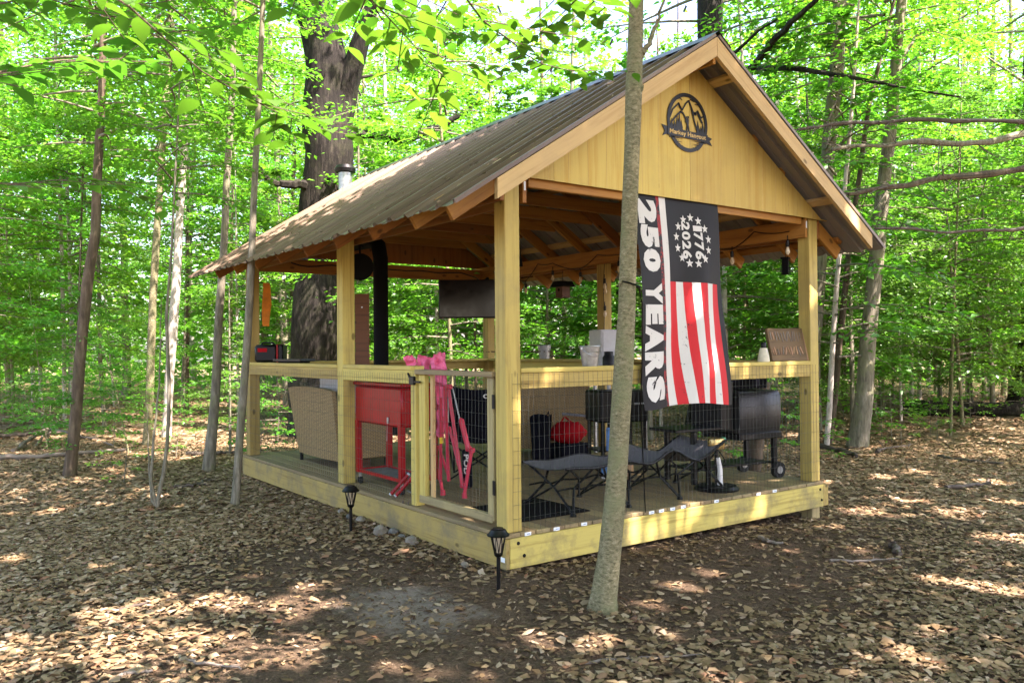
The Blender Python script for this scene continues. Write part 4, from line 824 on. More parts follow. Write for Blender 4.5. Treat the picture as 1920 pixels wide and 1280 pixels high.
# ------------------------------------------------------------------ the wood
def leaf_quads(P, yaw, size, tilt, rngl, aspect=.62, fold=.12, roll=None):
    """P (n,3) bases; each leaf a folded rhombus of 4 vertices"""
    n = len(P); cyw, syw = np.cos(yaw), np.sin(yaw); ct, st = np.cos(tilt), np.sin(tilt)
    d = np.stack([cyw*ct, syw*ct, st], 1); s = np.stack([-syw, cyw, np.zeros(n)], 1); up = np.cross(d, s)
    rl = rngl.normal(0, .35, n) if roll is None else roll
    s2 = s*np.cos(rl)[:, None] + up*np.sin(rl)[:, None]; up2 = np.cross(d, s2)
    sz = size[:, None]; a = P; t = P + d*sz
    m = P + d*sz*.45
    l = m + s2*sz*aspect*.5 - up2*sz*fold*-1; r_ = m - s2*sz*aspect*.5 - up2*sz*fold*-1
    V = np.stack([a, l, t, r_], 1).reshape(-1, 3); k = np.arange(n)*4
    F = np.concatenate([np.stack([k, k+1, k+2], 1), np.stack([k, k+2, k+3], 1)])
    return V, F
def layered_crown(seed, Rr, z0, z1, nbr, per, leaf, droop=.15, flat=.06, shape='dome', sep=.62):
    g = np.random.default_rng(seed); LV, LF, n0 = [], [], 0; wb = MB()
    for b in range(nbr):
        s = (b+g.random())/nbr; h = z0 + (z1-z0)*s; az = b*2.4 + g.normal(0, .4)
        pr_ = math.sqrt(max(.05, 1-(s-.35)**2/.45)) if shape == 'dome' else (1.05-.75*s)
        Ln = Rr*pr_*g.uniform(.65, 1.15); rise = g.uniform(.0, .35)
        def curve(t, az=az, Ln=Ln, h=h, rise=rise): return np.stack([np.cos(az+.25*t)*Ln*t, np.sin(az+.25*t)*Ln*t, h + Ln*(rise*t - droop*t*t*1.6)], -1)
        ts = np.linspace(0, 1, 5); wb.tube([Vector(c) for c in curve(ts)], [max(.004, .012*Ln*(1-.85*t)) for t in ts], 4, False)
        # side twigs carrying leaves in one loose plane
        k = int(per*g.uniform(.6, 1.3)); t = g.uniform(.18, 1.02, k)**.8; c = curve(t); side = g.choice([-1, 1], k); off = np.abs(g.normal(0, .30, k))*Ln*(.35+.65*(1-t))
        a2 = az + .25*t + side*g.uniform(.7, 1.2, k)
        P = c + np.stack([np.cos(a2)*off, np.sin(a2)*off, g.normal(0, flat, k) - .10*off], 1)
        yaw = a2 + g.normal(0, .5, k); V, F = leaf_quads(P, yaw, leaf*g.uniform(.6, 1.25, k), g.normal(-.18, .28, k), g, sep)
        LV.append(V); LF.append(F+n0); n0 += len(V)
    lm = fast_mesh('crown', np.concatenate(LV), np.concatenate(LF)); me = bpy.data.meshes.new('limbs'); me.from_pydata(wb.v, [], wb.f); me.polygons.foreach_set('use_smooth', [True]*len(me.polygons))
    return lm, me
def trunk_mesh(pts, rad, n=10, seed=0, flare=1.35, rough=.06, name='trunk'):
    """pts relative to the base; refined and wobbled"""
    P = [Vector(p) for p in pts]; k = max(8, int((P[-1]-P[0]).length/.35)); cum = [0]
    for a, b in zip(P, P[1:]): cum.append(cum[-1]+(b-a).length)
    pp, rr = [], []
    for i in range(k+1):
        s = cum[-1]*(i/k)**1.15; j = max(q for q in range(len(P)-1) if cum[q] <= s+1e-9); f = (s-cum[j])/max(1e-6, cum[j+1]-cum[j]); f = min(1, f)
        pp.append(P[j].lerp(P[j+1], f) + Vector((mnoise.noise((s*.6, seed, 0)), mnoise.noise((s*.6, seed, 5)), 0))*rad[0]*.35*min(1, s)); r_ = rad[j]*(1-f)+rad[j+1]*f
        rr.append(r_*(1+(flare-1)*math.exp(-s/(rad[0]*2.2)))*(1+rough*mnoise.noise((s*2.1, seed, 9))))
    b = MB(); b.tube(pp, rr, n)
    # root flare lobes and bark unevenness
    for i, v in enumerate(b.v):
        lv = i//n; c = pp[lv]; d = Vector(v)-c; a = math.atan2(d.y, d.x); s = (c-pp[0]).length
        lob = 1 + .30*(flare-.9)*math.exp(-s/(rad[0]*1.9))*(math.sin(a*3+seed)+.5*math.sin(a*5+seed*2)) + rough*mnoise.noise((math.cos(a)*1.5+seed, math.sin(a)*1.5, s*1.7))
        b.v[i] = tuple(c + d*lob)
    me = bpy.data.meshes.new(name); me.from_pydata(b.v, [], b.f); fixn(me); me.polygons.foreach_set('use_smooth', [True]*len(me.polygons)); return me
def tree(name, label, base, pts, rad, bk, crown=None, ctr=None, cscale=1., crot=0., group=None, n=10, seed=0, flare=1.35, leafm='leaf', limbs=(), rough=.06, cat='tree'):
    t = thing(name, label, cat, base, 0, group)
    tr = link('trunk', trunk_mesh(pts, rad, n, seed, flare, rough), t, bk)
    for lp, lr in limbs:
        b = MB(); q = [Vector(p) for p in lp]; fine = []
        for a, c in zip(q, q[1:]):
            for k in range(5): fine.append(a.lerp(c, k/5)+Vector((mnoise.noise((a.x+k, seed, a.z*3)), mnoise.noise((a.y, seed+k, a.z*2)), mnoise.noise((a.z+k*.7, seed, 1.))))*min(lr*1.1, .05))
        fine.append(q[-1]); b.tube(fine, [max(.003, lr*(1-.8*i/(len(fine)-1))) for i in range(len(fine))], 6); b.build('limb', bk, t, True)
    if crown is not None:
        lm, wm = crown; c = link('crown', lm, t, leafm); c.location = ctr; c.scale = (cscale,)*3; c.rotation_euler = (0, 0, crot)
        w_ = link('limbs', wm, t, bk if not wm.materials else None); w_.location = ctr; w_.scale = (cscale,)*3; w_.rotation_euler = (0, 0, crot)
    return t
# crown kinds
SAP = [layered_crown(100+i, 1.9, .7, 6.2, 40, (230, 190, 130, 190, 105)[i], (.085, .105, .135, .1, .155)[i], .16, .05) for i in range(5)]
TALL = [layered_crown(200+i, 3.3, 2.2, 12.5, 40, 125, .16, .14, .10) for i in range(5)]
LOW = [layered_crown(400+i, .62, .15, 1.1, 9, 26, .085, .1, .02) for i in range(3)]
for l_, w_ in SAP + TALL + LOW: l_.materials.append(mat('leaf')); w_.materials.append(mat('bark_grey'))
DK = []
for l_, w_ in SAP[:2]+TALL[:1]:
    q = l_.copy(); q.materials.clear(); q.materials.append(mat('leaf_shaded')); DK.append((q, w_))

TH = .84
def px_track(track, ext=4.):
    """measured trunk: first entry stands on the ground, the rest lie at its distance"""
    (x0, y0, w0) = track[0]; base, d = on_ground(x0, y0); pts = [Vector((0, 0, -.15)), Vector((0, 0, 0))]; rad = [w0/2*d/FPX*TH]*2
    for x, y, w_ in track[1:]: pts.append(at_depth(x, y, d)-base); rad.append(w_/2*d/FPX*TH)
    v = (pts[-1]-pts[-2]).normalized()
    if ext: pts.append(pts[-1]+v*ext); rad.append(rad[-1]*.6)
    return base, pts, rad
def mtree(name, label, track, bk, crown=None, cz=None, cs=1., ext=4., n=10, seed=0, flare=1.35, leafm='leaf', limbs_px=(), rough=.05, dz=0):
    base, pts, rad = px_track(track, ext); d = on_ground(*track[0][:2])[1]
    lim = [([at_depth(x, y, d+dd)-base for x, y, dd in lp], lr) for lp, lr in limbs_px]
    ctr = None
    if crown is not None:
        k = (cz-0)/max(.1, pts[-1].z); top = min(pts, key=lambda p: abs(p.z-cz)); ctr = (top.x, top.y, cz)
    return tree(name, label, base, pts, rad, bk, crown, ctr, cs, seed*1.3, None, n, seed, flare, leafm, lim, rough)
# --- measured trees
mtree('young_tree', 'smooth grey green young tree standing in front of the gazebo flag', [(1131, 1143, 56), (1142, 1040, 49), (1153, 900, 46), (1163, 760, 44), (1177, 600, 41), (1181, 500, 38), (1185, 330, 35), (1189, 120, 37), (1191, 0, 31)], 'bark_smooth', None, 6.6, .8, 4.5, 18, 1, 1.55, limbs_px=([([(1196, 110, 0), (1212, 90, 0), (1228, 55, .1), (1240, 20, .1), (1262, -60, .2)], .022), ([(1176, 530, 0), (1164, 528, -.02), (1160, 534, -.04)], .03), ([(1196, 180, 0), (1204, 165, -.03), (1206, 160, -.04)], .02)]), rough=.07)
mtree('young_tree', 'dark brown leaning trunk at the left edge of the clearing', [(130, 893, 27), (143, 780, 25), (152, 640, 24), (163, 520, 24), (180, 440, 22), (186, 300, 20), (191, 150, 16), (197, -20, 14)], 'bark_brown', SAP[0], 3.6, 1.15, 3, 10, 2)
mtree('young_tree', 'pale barked young tree, brightest trunk left of the gazebo', [(312, 820, 20), (317, 720, 20), (326, 600, 21), (335, 450, 18), (345, 250, 16), (356, 80, 13), (362, -20, 12)], 'bark_pale', SAP[1], 4.3, 1.2, 3, 10, 3)
mtree('sapling', 'thin twin stemmed sapling in front of the pale trunk', [(293, 952, 9), (312, 860, 8), (318, 740, 8), (312, 600, 7), (322, 470, 6), (330, 300, 5)], 'bark_grey', SAP[2], 3.0, .6, 1, 8, 4, limbs_px=([([(293, 952, 0), (283, 900, 0), (290, 800, .05), (300, 700, .1), (302, 560, .1)], .02), ([(293, 952, 0), (284, 935, .05), (278, 860, .1), (276, 760, .15)], .016)]))
mtree('young_tree', 'grey trunk hidden by leaves left of the far corner post', [(391, 882, 27), (397, 800, 22), (406, 700, 20), (410, 600, 18), (424, 400, 16), (436, 150, 14), (440, -20, 12)], 'bark_grey', SAP[3], 4.2, .75, 3, 10, 5)
mtree('young_tree', 'slim straight pole tree in front of the far left post', [(441, 947, 19), (446, 880, 18), (455, 760, 17), (466, 600, 17), (474, 420, 15), (482, 240, 13), (491, 60, 12), (494, -20, 11)], 'bark_grey', SAP[4], 4.8, .75, 3, 10, 6)
mtree('young_tree', 'grey green trunk standing behind the twin stemmed sapling', [(276, 835, 19), (282, 700, 18), (286, 560, 17), (297, 400, 16), (306, 250, 15), (318, 90, 14), (322, -20, 13)], 'bark_smooth', SAP[0], 4.2, 1.3, 4, 10, 7)
mtree('young_tree', 'thin pale trunk just right of the dark leaning trunk', [(196, 800, 9), (188, 680, 9), (186, 560, 8), (182, 420, 8), (195, 200, 7), (200, 0, 6)], 'bark_grey', SAP[1], 4., 1., 3, 8, 8)
mtree('young_tree', 'thin pale trunk left of the dark leaning trunk', [(122, 800, 9), (120, 650, 9), (116, 500, 8), (112, 360, 8), (104, 100, 7), (100, -20, 6)], 'bark_pale', SAP[2], 4.4, 1.1, 3, 8, 9)
mtree('young_tree', 'dark crooked trunk far at the left edge', [(48, 716, 16), (38, 650, 15), (26, 560, 14), (18, 460, 14), (10, 300, 12), (4, 100, 11)], 'bark_brown', TALL[1], 2.5, .9, 4, 8, 10)
mtree('young_tree', 'broken grey trunk with low fork deep left', [(238, 740, 18), (236, 620, 17), (232, 480, 16), (228, 300, 15), (236, 100, 14)], 'bark_grey', TALL[2], 3.5, .9, 4, 8, 11)
# the big oak behind the gazebo
ob, od = on_ground(596, 818)
def opx(x, y, dd=0): return at_depth(x, y, od+dd)-ob
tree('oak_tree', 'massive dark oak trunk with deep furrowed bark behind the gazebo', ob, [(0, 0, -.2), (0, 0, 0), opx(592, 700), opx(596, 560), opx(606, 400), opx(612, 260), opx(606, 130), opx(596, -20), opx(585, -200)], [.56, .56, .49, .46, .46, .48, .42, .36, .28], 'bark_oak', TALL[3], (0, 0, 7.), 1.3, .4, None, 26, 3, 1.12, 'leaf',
     [([opx(610, 360), opx(624, 290), opx(648, 180), opx(672, 90, -.2), opx(700, 0, -.4), opx(730, -120, -.5)], .36), ([opx(606, 360), opx(566, 345, -.4), opx(530, 345, -.6), opx(505, 340, -.7), opx(490, 318, -.8), opx(470, 322, -1)], .11), ([opx(610, 160), opx(640, 150), opx(680, 145, .2), opx(720, 140, .4), opx(750, 122, .5)], .05), ([opx(608, 270), opx(640, 250), opx(700, 250, 1), opx(760, 262, 2), opx(830, 235, 3), opx(880, 205, 3.4), opx(900, 170, 3.6)], .16), ([opx(600, 90), opx(580, 60, -.3), opx(555, 10, -.6), opx(540, -40, -.8)], .10)], .10)
mtree('dead_sapling', 'bare whitish dead sapling leaning across the big oak trunk', [(566, 700, 15), (590, 600, 14), (612, 510, 14), (640, 330, 12), (660, 220, 11), (700, 90, 9)], 'bark_pale', None, ext=.5, n=8, seed=12)
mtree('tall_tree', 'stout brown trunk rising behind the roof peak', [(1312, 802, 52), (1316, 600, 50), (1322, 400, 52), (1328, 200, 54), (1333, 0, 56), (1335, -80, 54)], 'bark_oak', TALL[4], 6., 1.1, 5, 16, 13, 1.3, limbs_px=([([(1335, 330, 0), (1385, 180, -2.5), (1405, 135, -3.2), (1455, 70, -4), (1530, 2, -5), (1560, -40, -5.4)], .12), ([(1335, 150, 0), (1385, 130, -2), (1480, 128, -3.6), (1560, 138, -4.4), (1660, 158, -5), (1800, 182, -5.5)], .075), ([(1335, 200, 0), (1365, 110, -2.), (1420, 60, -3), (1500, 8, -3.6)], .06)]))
mtree('young_tree', 'stout grey trunk right of the gazebo with mossy foot', [(1608, 838, 42), (1620, 720, 37), (1634, 580, 34), (1648, 440, 32), (1662, 300, 28), (1675, 180, 26), (1693, 0, 22), (1697, -30, 20)], 'bark_grey', TALL[0], 5.2, .9, 4, 12, 14, 1.3, limbs_px=([([(1680, 130, 0), (1698, 100, 0), (1716, 70, .1), (1750, 50, .2), (1810, 44, .3)], .045)]))
mtree('young_tree', 'slim trunk close against the right gazebo post, leaning right', [(1552, 832, 19), (1566, 720, 16), (1580, 580, 14), (1592, 470, 12), (1606, 370, 11), (1630, 200, 10), (1652, 100, 8), (1682, -20, 7)], 'bark_brown', SAP[3], 4.6, 1., 3, 8, 15)
mtree('young_tree', 'grey trunk rising behind the right roof slope', [(1512, 832, 32), (1528, 600, 31), (1545, 400, 30), (1556, 250, 30), (1568, 140, 31), (1575, 0, 29), (1577, -30, 27)], 'bark_grey', TALL[1], 6., .9, 5, 12, 16, limbs_px=([([(1570, 100, 0), (1592, 90, 0), (1620, 70, .1), (1662, 62, .2)], .04)]))
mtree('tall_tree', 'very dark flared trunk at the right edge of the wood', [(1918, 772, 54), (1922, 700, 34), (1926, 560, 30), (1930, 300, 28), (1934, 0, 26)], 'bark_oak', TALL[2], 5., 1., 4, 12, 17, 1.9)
for i, (x, y, w_, lean, lab) in enumerate(((1724, 765, 9, 0, 'thin pale trunk left of the fallen log end'), (1762, 748, 10, -4, 'pale straight pole behind the middle of the fallen log'), (1846, 745, 11, -5, 'pale straight pole right of the fallen log middle'), (1690, 790, 6, -8, 'thread thin sapling right of the stout grey trunk'), (1800, 730, 14, 3, 'dim grey trunk in the shade behind the fallen log'), (1882, 742, 12, 6, 'grey trunk near the right edge in front of dark wood'), (1440, 745, 15, 8, 'pale trunk seen through the gazebo left of the carved sign'), (1052, 742, 11, 10, 'pale pole seen through the gazebo under the birdhouse'), (694, 755, 8, -6, 'white pole seen through the gazebo beside the stovepipe'), (150, 752, 16, 4, 'grey trunk deep in the left wood behind the dark trunk'), (345, 760, 8, 5, 'thin pole between pale trunk and far roof corner'), (430, 770, 9, 4, 'thin grey pole behind the far left roof corner'), (76, 760, 8, -5, 'thin pole far left beyond the brush'), (1780, 770, 5, 8, 'hair thin sapling rising beside the fallen log'))):
    mtree('sapling', lab, [(x, y, w_), (x+lean*.6, y-180, w_*.9), (x+lean*1.4, y-380, w_*.8), (x+lean*2, y-560, w_*.7), (x+lean*2.4, -10, w_*.6)], ('bark_pale', 'bark_grey', 'bark_smooth')[i % 3], SAP[i % 5] if i % 2 else TALL[i % 5], 2.4+(i % 4)*.8, .8+.1*(i % 4), 3, 8, 20+i)
# --- unmeasured background trees, by depth band and bearing
spots = []
def far_from(p, dmin): return all((p[0]-q[0])**2+(p[1]-q[1])**2 > dmin*dmin for q in spots)
def bearing(px, d): q = CAM + (FW + RT*((px-960)/FPX))*d; return q.x, q.y
def scatter(n, d0, d1, pool, dmin, h, r0, lab, group, name, cz, cs, lm='leaf', xr=(-150, 2080), bks=('bark_grey', 'bark_smooth', 'bark_pale', 'bark_brown'), avoid=None):
    c = 0; tries = 0
    while c < n and tries < n*30:
        tries += 1; px = rng.uniform(*xr); d = d0+(d1-d0)*rng.random()**.8; x, y = bearing(px, d)
        if -1.5 < x < W+1.5 and -1.5 < y < D+1.2: continue
        if avoid and avoid(px, d, x, y): continue
        if not far_from((x, y), dmin): continue
        spots.append((x, y)); s = rng.uniform(.85, 1.2); H = h*s; lx, ly = rng.normal(0, .35, 2); g = gz(x, y); rr = r0*rng.uniform(.6, 1.35)
        pts = [(0, 0, -.2), (0, 0, 0), (lx*.3, ly*.3, H*.35), (lx*.7, ly*.7, H*.7), (lx, ly, H)]; rad = [rr, rr, rr*.85, rr*.62, rr*.2]
        tree(name, lab, (x, y, g), pts, rad, bks[int(rng.integers(len(bks)))], pool[int(rng.integers(len(pool)))], (lx*.3, ly*.3, cz*rng.uniform(.7, 1.25)), cs*s, rng.uniform(0, 6.28), group, 7, float(rng.random()*50), 1.25, lm); c += 1
scatter(42, 13, 25, SAP, 1.3, 8.0, .045, 'slender sapling with layered bright green leaves in the middle wood', 'saplings in the middle wood', 'sapling', .9, 1.05, avoid=lambda px, d, x, y: (470 < px < 800 and d < 18.5) or (60 < px < 470 and d < 15))
scatter(34, 22, 36, TALL+SAP, 1.8, 15, .11, 'tall forest tree with thin trunk in the deeper wood', 'tall trees in the deeper wood', 'forest_tree', .6, 1.1)
scatter(18, 15, 26, DK[:2], 1.4, 7, .05, 'sapling in the right hand wood with shade put into its leaf colour', 'shaded saplings at the right', 'sapling', .3, 1., 'leaf_shaded', (1350, 2100))
scatter(9, 19, 30, TALL, 1.6, 14, .09, 'tall leafy tree filling the upper right of the wood', 'trees filling the upper right', 'forest_tree', .8, 1.05, 'leaf', (1450, 2100))
scatter(26, 34, 50, TALL, 2., 17, .13, 'slim distant tree trunk with high crown at the back of the wood', 'distant trees', 'forest_tree', .2, 1.25)
scatter(4, 10.5, 14, SAP, 1.2, 2.8, .018, 'knee to head high leafy sapling in the left foreground wood', 'small leafy saplings at the left', 'sapling', .2, .33, 'leaf', (-60, 440), ('bark_grey', 'bark_smooth'))
# --- unseen trees added behind the viewpoint and beside the clearing to shade it
can = [(-3.2, -9.5, 0, 0, 8.6), (.5, -9.8, 0, 0, 9.6), (4.2, -9.2, 0, 0, 8.4), (8.6, -7.2, 0, 0, 9.2), (-6.5, -6.2, .5, .5, 8.8), (2.6, -13.5, 0, 0, 9.5), (6.8, -12.4, 0, 0, 9.8), (-1.6, -14, 0, 0, 9.4), (-8.5, -1.5, 0, 0, 8.4), (12.2, -10, 0, 0, 10),
       (5., -5.2, -1.3, 2.3, 8.7), (7.2, -3.9, -.7, 2.2, 9.2), (-6.6, .2, 2., .8, 8.4), (-5.8, -3.4, 2.6, .6, 8.2), (1.2, -6.9, -.3, 2.2, 8.9), (3.4, -6.8, .2, .8, 10.6), (10.2, -5.4, 0, .6, 9.)]
KX, KY = SV.x/SV.z, SV.y/SV.z
GAPS = []                                  # (x, y, radius) of sun flecks, taken to deck height along the sun
def fleck(p, r_): GAPS.append((p.x-KX*p.z, p.y-KY*p.z, r_))
for x, y, r_ in ((430, 1132, .16), (395, 1120, .12), (240, 1168, .17), (190, 1220, .15), (260, 1200, .10), (410, 1258, .11), (350, 1190, .07), (1285, 1100, .16), (1215, 1135, .12), (1330, 1075, .08), (1540, 905, .2), (1620, 960, .3), (1700, 940, .25), (1790, 960, .3), (1880, 940, .3), (1860, 905, .3), (1720, 885, .25), (1650, 895, .2), (1880, 1010, .3), (1600, 1030, .10), (1480, 1035, .08), (1780, 1090, .2), (1880, 1110, .2), (1420, 1020, .06), (1560, 990, .15), (90, 960, .2), (40, 880, .3), (215, 820, .4), (20, 1050, .15), (480, 1080, .06), (1700, 1230, .12), (1250, 1190, .07), (760, 1035, .06), (1010, 1200, .06)): fleck(on_ground(x, y)[0], r_)
for (x, y), pl, v, r_ in (((1190, 1000), 'y', -.04, .10), ((1240, 985), 'y', -.04, .15), ((1290, 965), 'y', -.04, .14), ((1270, 985), 'y', -.04, .10), ((1425, 945), 'y', -.04, .07), ((1470, 930), 'y', -.04, .05), ((1022, 705), 'y', -.0, .07), ((1480, 690), 'y', 0, .08), ((1390, 700), 'y', 0, .05), ((1235, 300), 'y', -.04, .06), ((968, 770), 'y', 0, .05), ((1335, 690), 'y', -.1, .08), ((1310, 560), 'y', -.08, .05), ((1150, 890), 'z', 0, .12), ((1300, 900), 'z', 0, .12), ((880, 955), 'x', 0, .08), ((1600, 400), 'y', -.39, .12)):
    d = ray(x, y); k = {'x': 0, 'y': 1, 'z': 2}[pl]; fleck(CAM + d*((v-CAM[k])/d[k]), r_)
for x, y, dd, r_ in ((400, 140, 3.4, .55), (560, 230, 3.7, .5), (250, 30, 3.2, .5), (120, 110, 3.3, .5), (760, 80, 3.1, .5), (900, 60, 3.4, .5), (1050, 130, 4.2, .4), (1100, 0, 3.3, .4), (325, 600, 14, .5), (700, 60, 4, .4)): fleck(at_depth(x, y, dd), r_)
GA = np.array(GAPS)
def gap_mask(P):  # drops crown leaves so that sun flecks land on chosen spots
    q = P[:, :2] - np.stack([KX*P[:, 2], KY*P[:, 2]], 1); keep = np.ones(len(P), bool)
    wob = np.array([mnoise.noise((a*4., b*4., 1.)) for a, b in q])
    for x, y, r_ in GA: keep &= np.hypot(q[:, 0]-x, (q[:, 1]-y)*.85) > (r_*.55+.06)*(1+.6*wob)
    nz = np.array([mnoise.noise((a*1.1, b*1.1, 8.)) + .5*mnoise.noise((a*2.7, b*2.7, 3.)) for a, b in q])
    return keep & (nz < .66)
def canopy_crown(seed, c, Rr, n=5600):
    g = np.random.default_rng(seed); r_ = Rr*np.sqrt(g.random(n)); a = g.uniform(0, 6.283, n)
    P = np.stack([c[0]+r_*np.cos(a), c[1]+r_*np.sin(a), c[2]+g.uniform(0, 2.2, n)*(1-.5*(r_/Rr)**2)], 1)
    yw = g.uniform(0, 6.283, n); sz = g.uniform(.13, .24, n); mid = P + np.stack([np.cos(yw), np.sin(yw), 0*yw], 1)*(sz*.5)[:, None]; k = gap_mask(mid); P, yw, sz = P[k], yw[k], sz[k]
    return leaf_quads(P, yw, sz, g.normal(-.1, .25, len(P)), g, .8)
for i, (x, y, ox, oy, h) in enumerate(can):
    g0 = gz(x, y); t = tree('added_shade_tree', 'unseen tree added to shade the clearing, crown holed for sun flecks', (x, y, g0), [(0, 0, -.2), (0, 0, 0), (ox*.25, oy*.25, h*.6), (ox, oy, h+2.4)], [.15, .15, .12, .05], 'bark_grey', None, None, 1, 0, 'added shade trees around the clearing', 8, i,
             limbs=[([(ox*.6, oy*.6, h*.82), (ox+1.2*math.cos(k*1.05+i), oy+1.2*math.sin(k*1.05+i), h+.5), (ox+2.6*math.cos(k*1.05+i+.2), oy+2.6*math.sin(k*1.05+i+.2), h+.9)], .05) for k in range(6)])
    V, F = canopy_crown(500+i, (x+ox, y+oy, g0+h), 3.5); V = V-np.array([x, y, g0]); link('crown', fast_mesh('crown', V, F), t, 'leaf')
yt = [o for o in col.objects if o.get('label', '').startswith('smooth grey green young tree')][0]; V, F = canopy_crown(600, (yt.location.x+.3, yt.location.y+.2, 6.4), 2.9, 4200); link('crown', fast_mesh('crown', V-np.array(yt.location), F), yt, 'leaf')  # crown above the view, holed for the sun flecks as well
# --- far wood that reads as one mass
def far_mass():
    g = np.random.default_rng(77); n = 76000; px = g.uniform(-260, 2180, n); lo = g.random(n) < .42; d = np.where(lo, g.uniform(34, 60, n), g.uniform(44, 62, n)); hh = np.where(lo, 6.5*g.random(n), 24*g.random(n)**1.05)
    v = np.array([mnoise.noise((px[i]*.006, hh[i]*.30, d[i]*.06)) for i in range(n)]); keep = (v > -.16+.018*(hh-9)) | (lo & (v > -.45))
    px, d, hh = px[keep], d[keep], hh[keep]; k = len(px)
    fw, rt, cm = np.array(FW), np.array(RT), np.array(CAM)
    P = cm + (fw + rt*((px-960)/FPX)[:, None])*d[:, None]; P[:, 2] = -.3+hh
    V, F = leaf_quads(P, g.uniform(0, 6.28, k), g.uniform(.28, .55, k), g.normal(-.1, .4, k), g, .8)
    o = link('distant_woodland', fast_mesh('distant_woodland', V, F), None, 'leaf'); tag(o, 'hazy green mass of leaves at the back of the wood', 'woodland', None, 'stuff')
far_mass()
# --- near leafy branches of beeches standing just outside the frame
def beech_leaf(b, base, d, s, size, up):
    d, s, up = d.normalized(), s.normalized(), up.normalized(); prof = [(0, 0), (.15, .20), (.38, .31), (.62, .27), (.84, .13), (1, 0)]
    mid = [base + d*size*t + up*size*(.05*math.sin(t*3.1)-.16*t*t) for t, _ in prof]
    lft = [mid[i] + s*size*w_ + up*size*.10*w_ for i, (t, w_) in enumerate(prof)]; rgt = [mid[i] - s*size*w_ + up*size*.10*w_ for i, (t, w_) in enumerate(prof)]
    v = mid + lft[1:5] + rgt[1:5]; f = [[0, 1, 6], [1, 2, 7, 6], [2, 3, 8, 7], [3, 4, 9, 8], [4, 5, 9], [0, 10, 1], [1, 10, 11, 2], [2, 11, 12, 3], [3, 12, 13, 4], [4, 13, 5]]
    b.add(v, f)
def leafy(parent, pts, leaf, gap, seed, twig=True, r_=.008, side_len=.35):
    g = random.Random(seed); q = [Vector(p) for p in pts]; wb, lb = MB(), MB(); path = []
    for a, c in zip(q, q[1:]):
        for k in range(6): path.append(a.lerp(c, k/6))
    path.append(q[-1]); path = [p + Vector((mnoise.noise(p*2.)*.03, mnoise.noise(p*2.+Vector((9, 0, 0)))*.03, mnoise.noise(p*2.+Vector((0, 9, 0)))*.03)) for p in path]
    wb.tube(path, [max(.0015, r_*(1-.85*i/len(path))) for i in range(len(path))], 5)
    def along(pa, spacing, l0, start=0.):
        acc = start; sgn = 1
        for i in range(len(pa)-1):
            d = pa[i+1]-pa[i]; ln = d.length; dn = d.normalized(); h = Vector((-dn.y, dn.x, 0)).normalized()
            while acc < ln:
                p = pa[i]+dn*acc; out = (dn*g.uniform(.35, .8) + h*sgn + Vector((0, 0, g.uniform(-.35, .05)))).normalized(); s = out.cross(Vector((g.uniform(-.3, .3), g.uniform(-.3, .3), 1))).normalized()
                beech_leaf(lb, p+out*.012, out, s, l0*g.uniform(.7, 1.15), s.cross(out)*(1 if s.cross(out).z > 0 else -1)); sgn = -sgn; acc += spacing*g.uniform(.7, 1.3)
            acc -= ln
    n = len(path); along(path[n//4:], gap, leaf)
    if twig:
        for i in range(n//5, n-1, 2):
            d = (path[i+1]-path[i]).normalized(); h = Vector((-d.y, d.x, 0)).normalized()*g.choice((-1, 1)); ln = side_len*g.uniform(.5, 1.2); tw = [path[i] + (d*.7+h*.9+Vector((0, 0, -.12)))*ln*k/5 for k in range(6)]
            wb.tube(tw, [.003, .003, .0025, .002, .002, .0015], 4); along(tw, gap, leaf*.92, gap*.6)
    wb.build('branch', 'bark_brown', parent, True); o = lb.build('leaves', 'leaf_near', parent, True, fix=False)
def D3(x, y, d): return at_depth(x, y, d)
def near_tree(label, base, branches, h=5.2):
    g = gz(*base); t = thing('beech_sapling', label, 'tree', (*base, g)); o = t.location
    link('trunk', trunk_mesh([(0, 0, -.1), (0, 0, 0), (.05, .03, h*.5), (.1, .05, h)], [.06, .06, .045, .02], 10, 3), t, 'bark_smooth')
    for k, (px, leaf, gap) in enumerate(branches):
        pts = [D3(*p)-o for p in px]; st = Vector((.06, .04, max(1.5, pts[0].z-.25))); leafy(t, [st, st.lerp(pts[0], .5)+Vector((0, 0, .12))]+pts, leaf, gap, k+7)
near_tree('beech sapling just left of the view with big leaves across the upper left', (-4.6, -2.6), [([(40, -120, 3.0), (250, 15, 3.2), (380, 130, 3.4), (500, 205, 3.6), (590, 245, 3.8)], .125, .085), ([(-80, 150, 2.9), (20, 130, 3.1), (120, 110, 3.3), (220, 112, 3.6), (300, 60, 3.9)], .115, .08), ([(-120, 330, 3.6), (60, 340, 4.2), (190, 340, 4.8), (330, 400, 5.4)], .10, .09), ([(-100, 20, 3.3), (80, 5, 3.6), (200, 40, 4.), (300, -10, 4.4)], .11, .08)])
near_tree('beech sapling behind the viewpoint with leaf sprays over the roof', (-2.2, -4.6), [([(560, -260, 2.6), (640, -80, 2.8), (700, 10, 2.95), (770, 80, 3.1), (840, 150, 3.3)], .125, .08), ([(760, -260, 2.7), (830, -60, 3.0), (900, 40, 3.3), (985, 110, 3.7), (1040, 120, 4.1), (1130, 150, 4.5)], .085, .065), ([(980, -220, 2.8), (1030, -80, 3.), (1090, -15, 3.3), (1150, 25, 3.6)], .10, .07), ([(600, -300, 3.2), (660, -60, 3.6), (720, 40, 4.), (800, 60, 4.6), (900, 70, 5.2)], .10, .08)], 4.6)
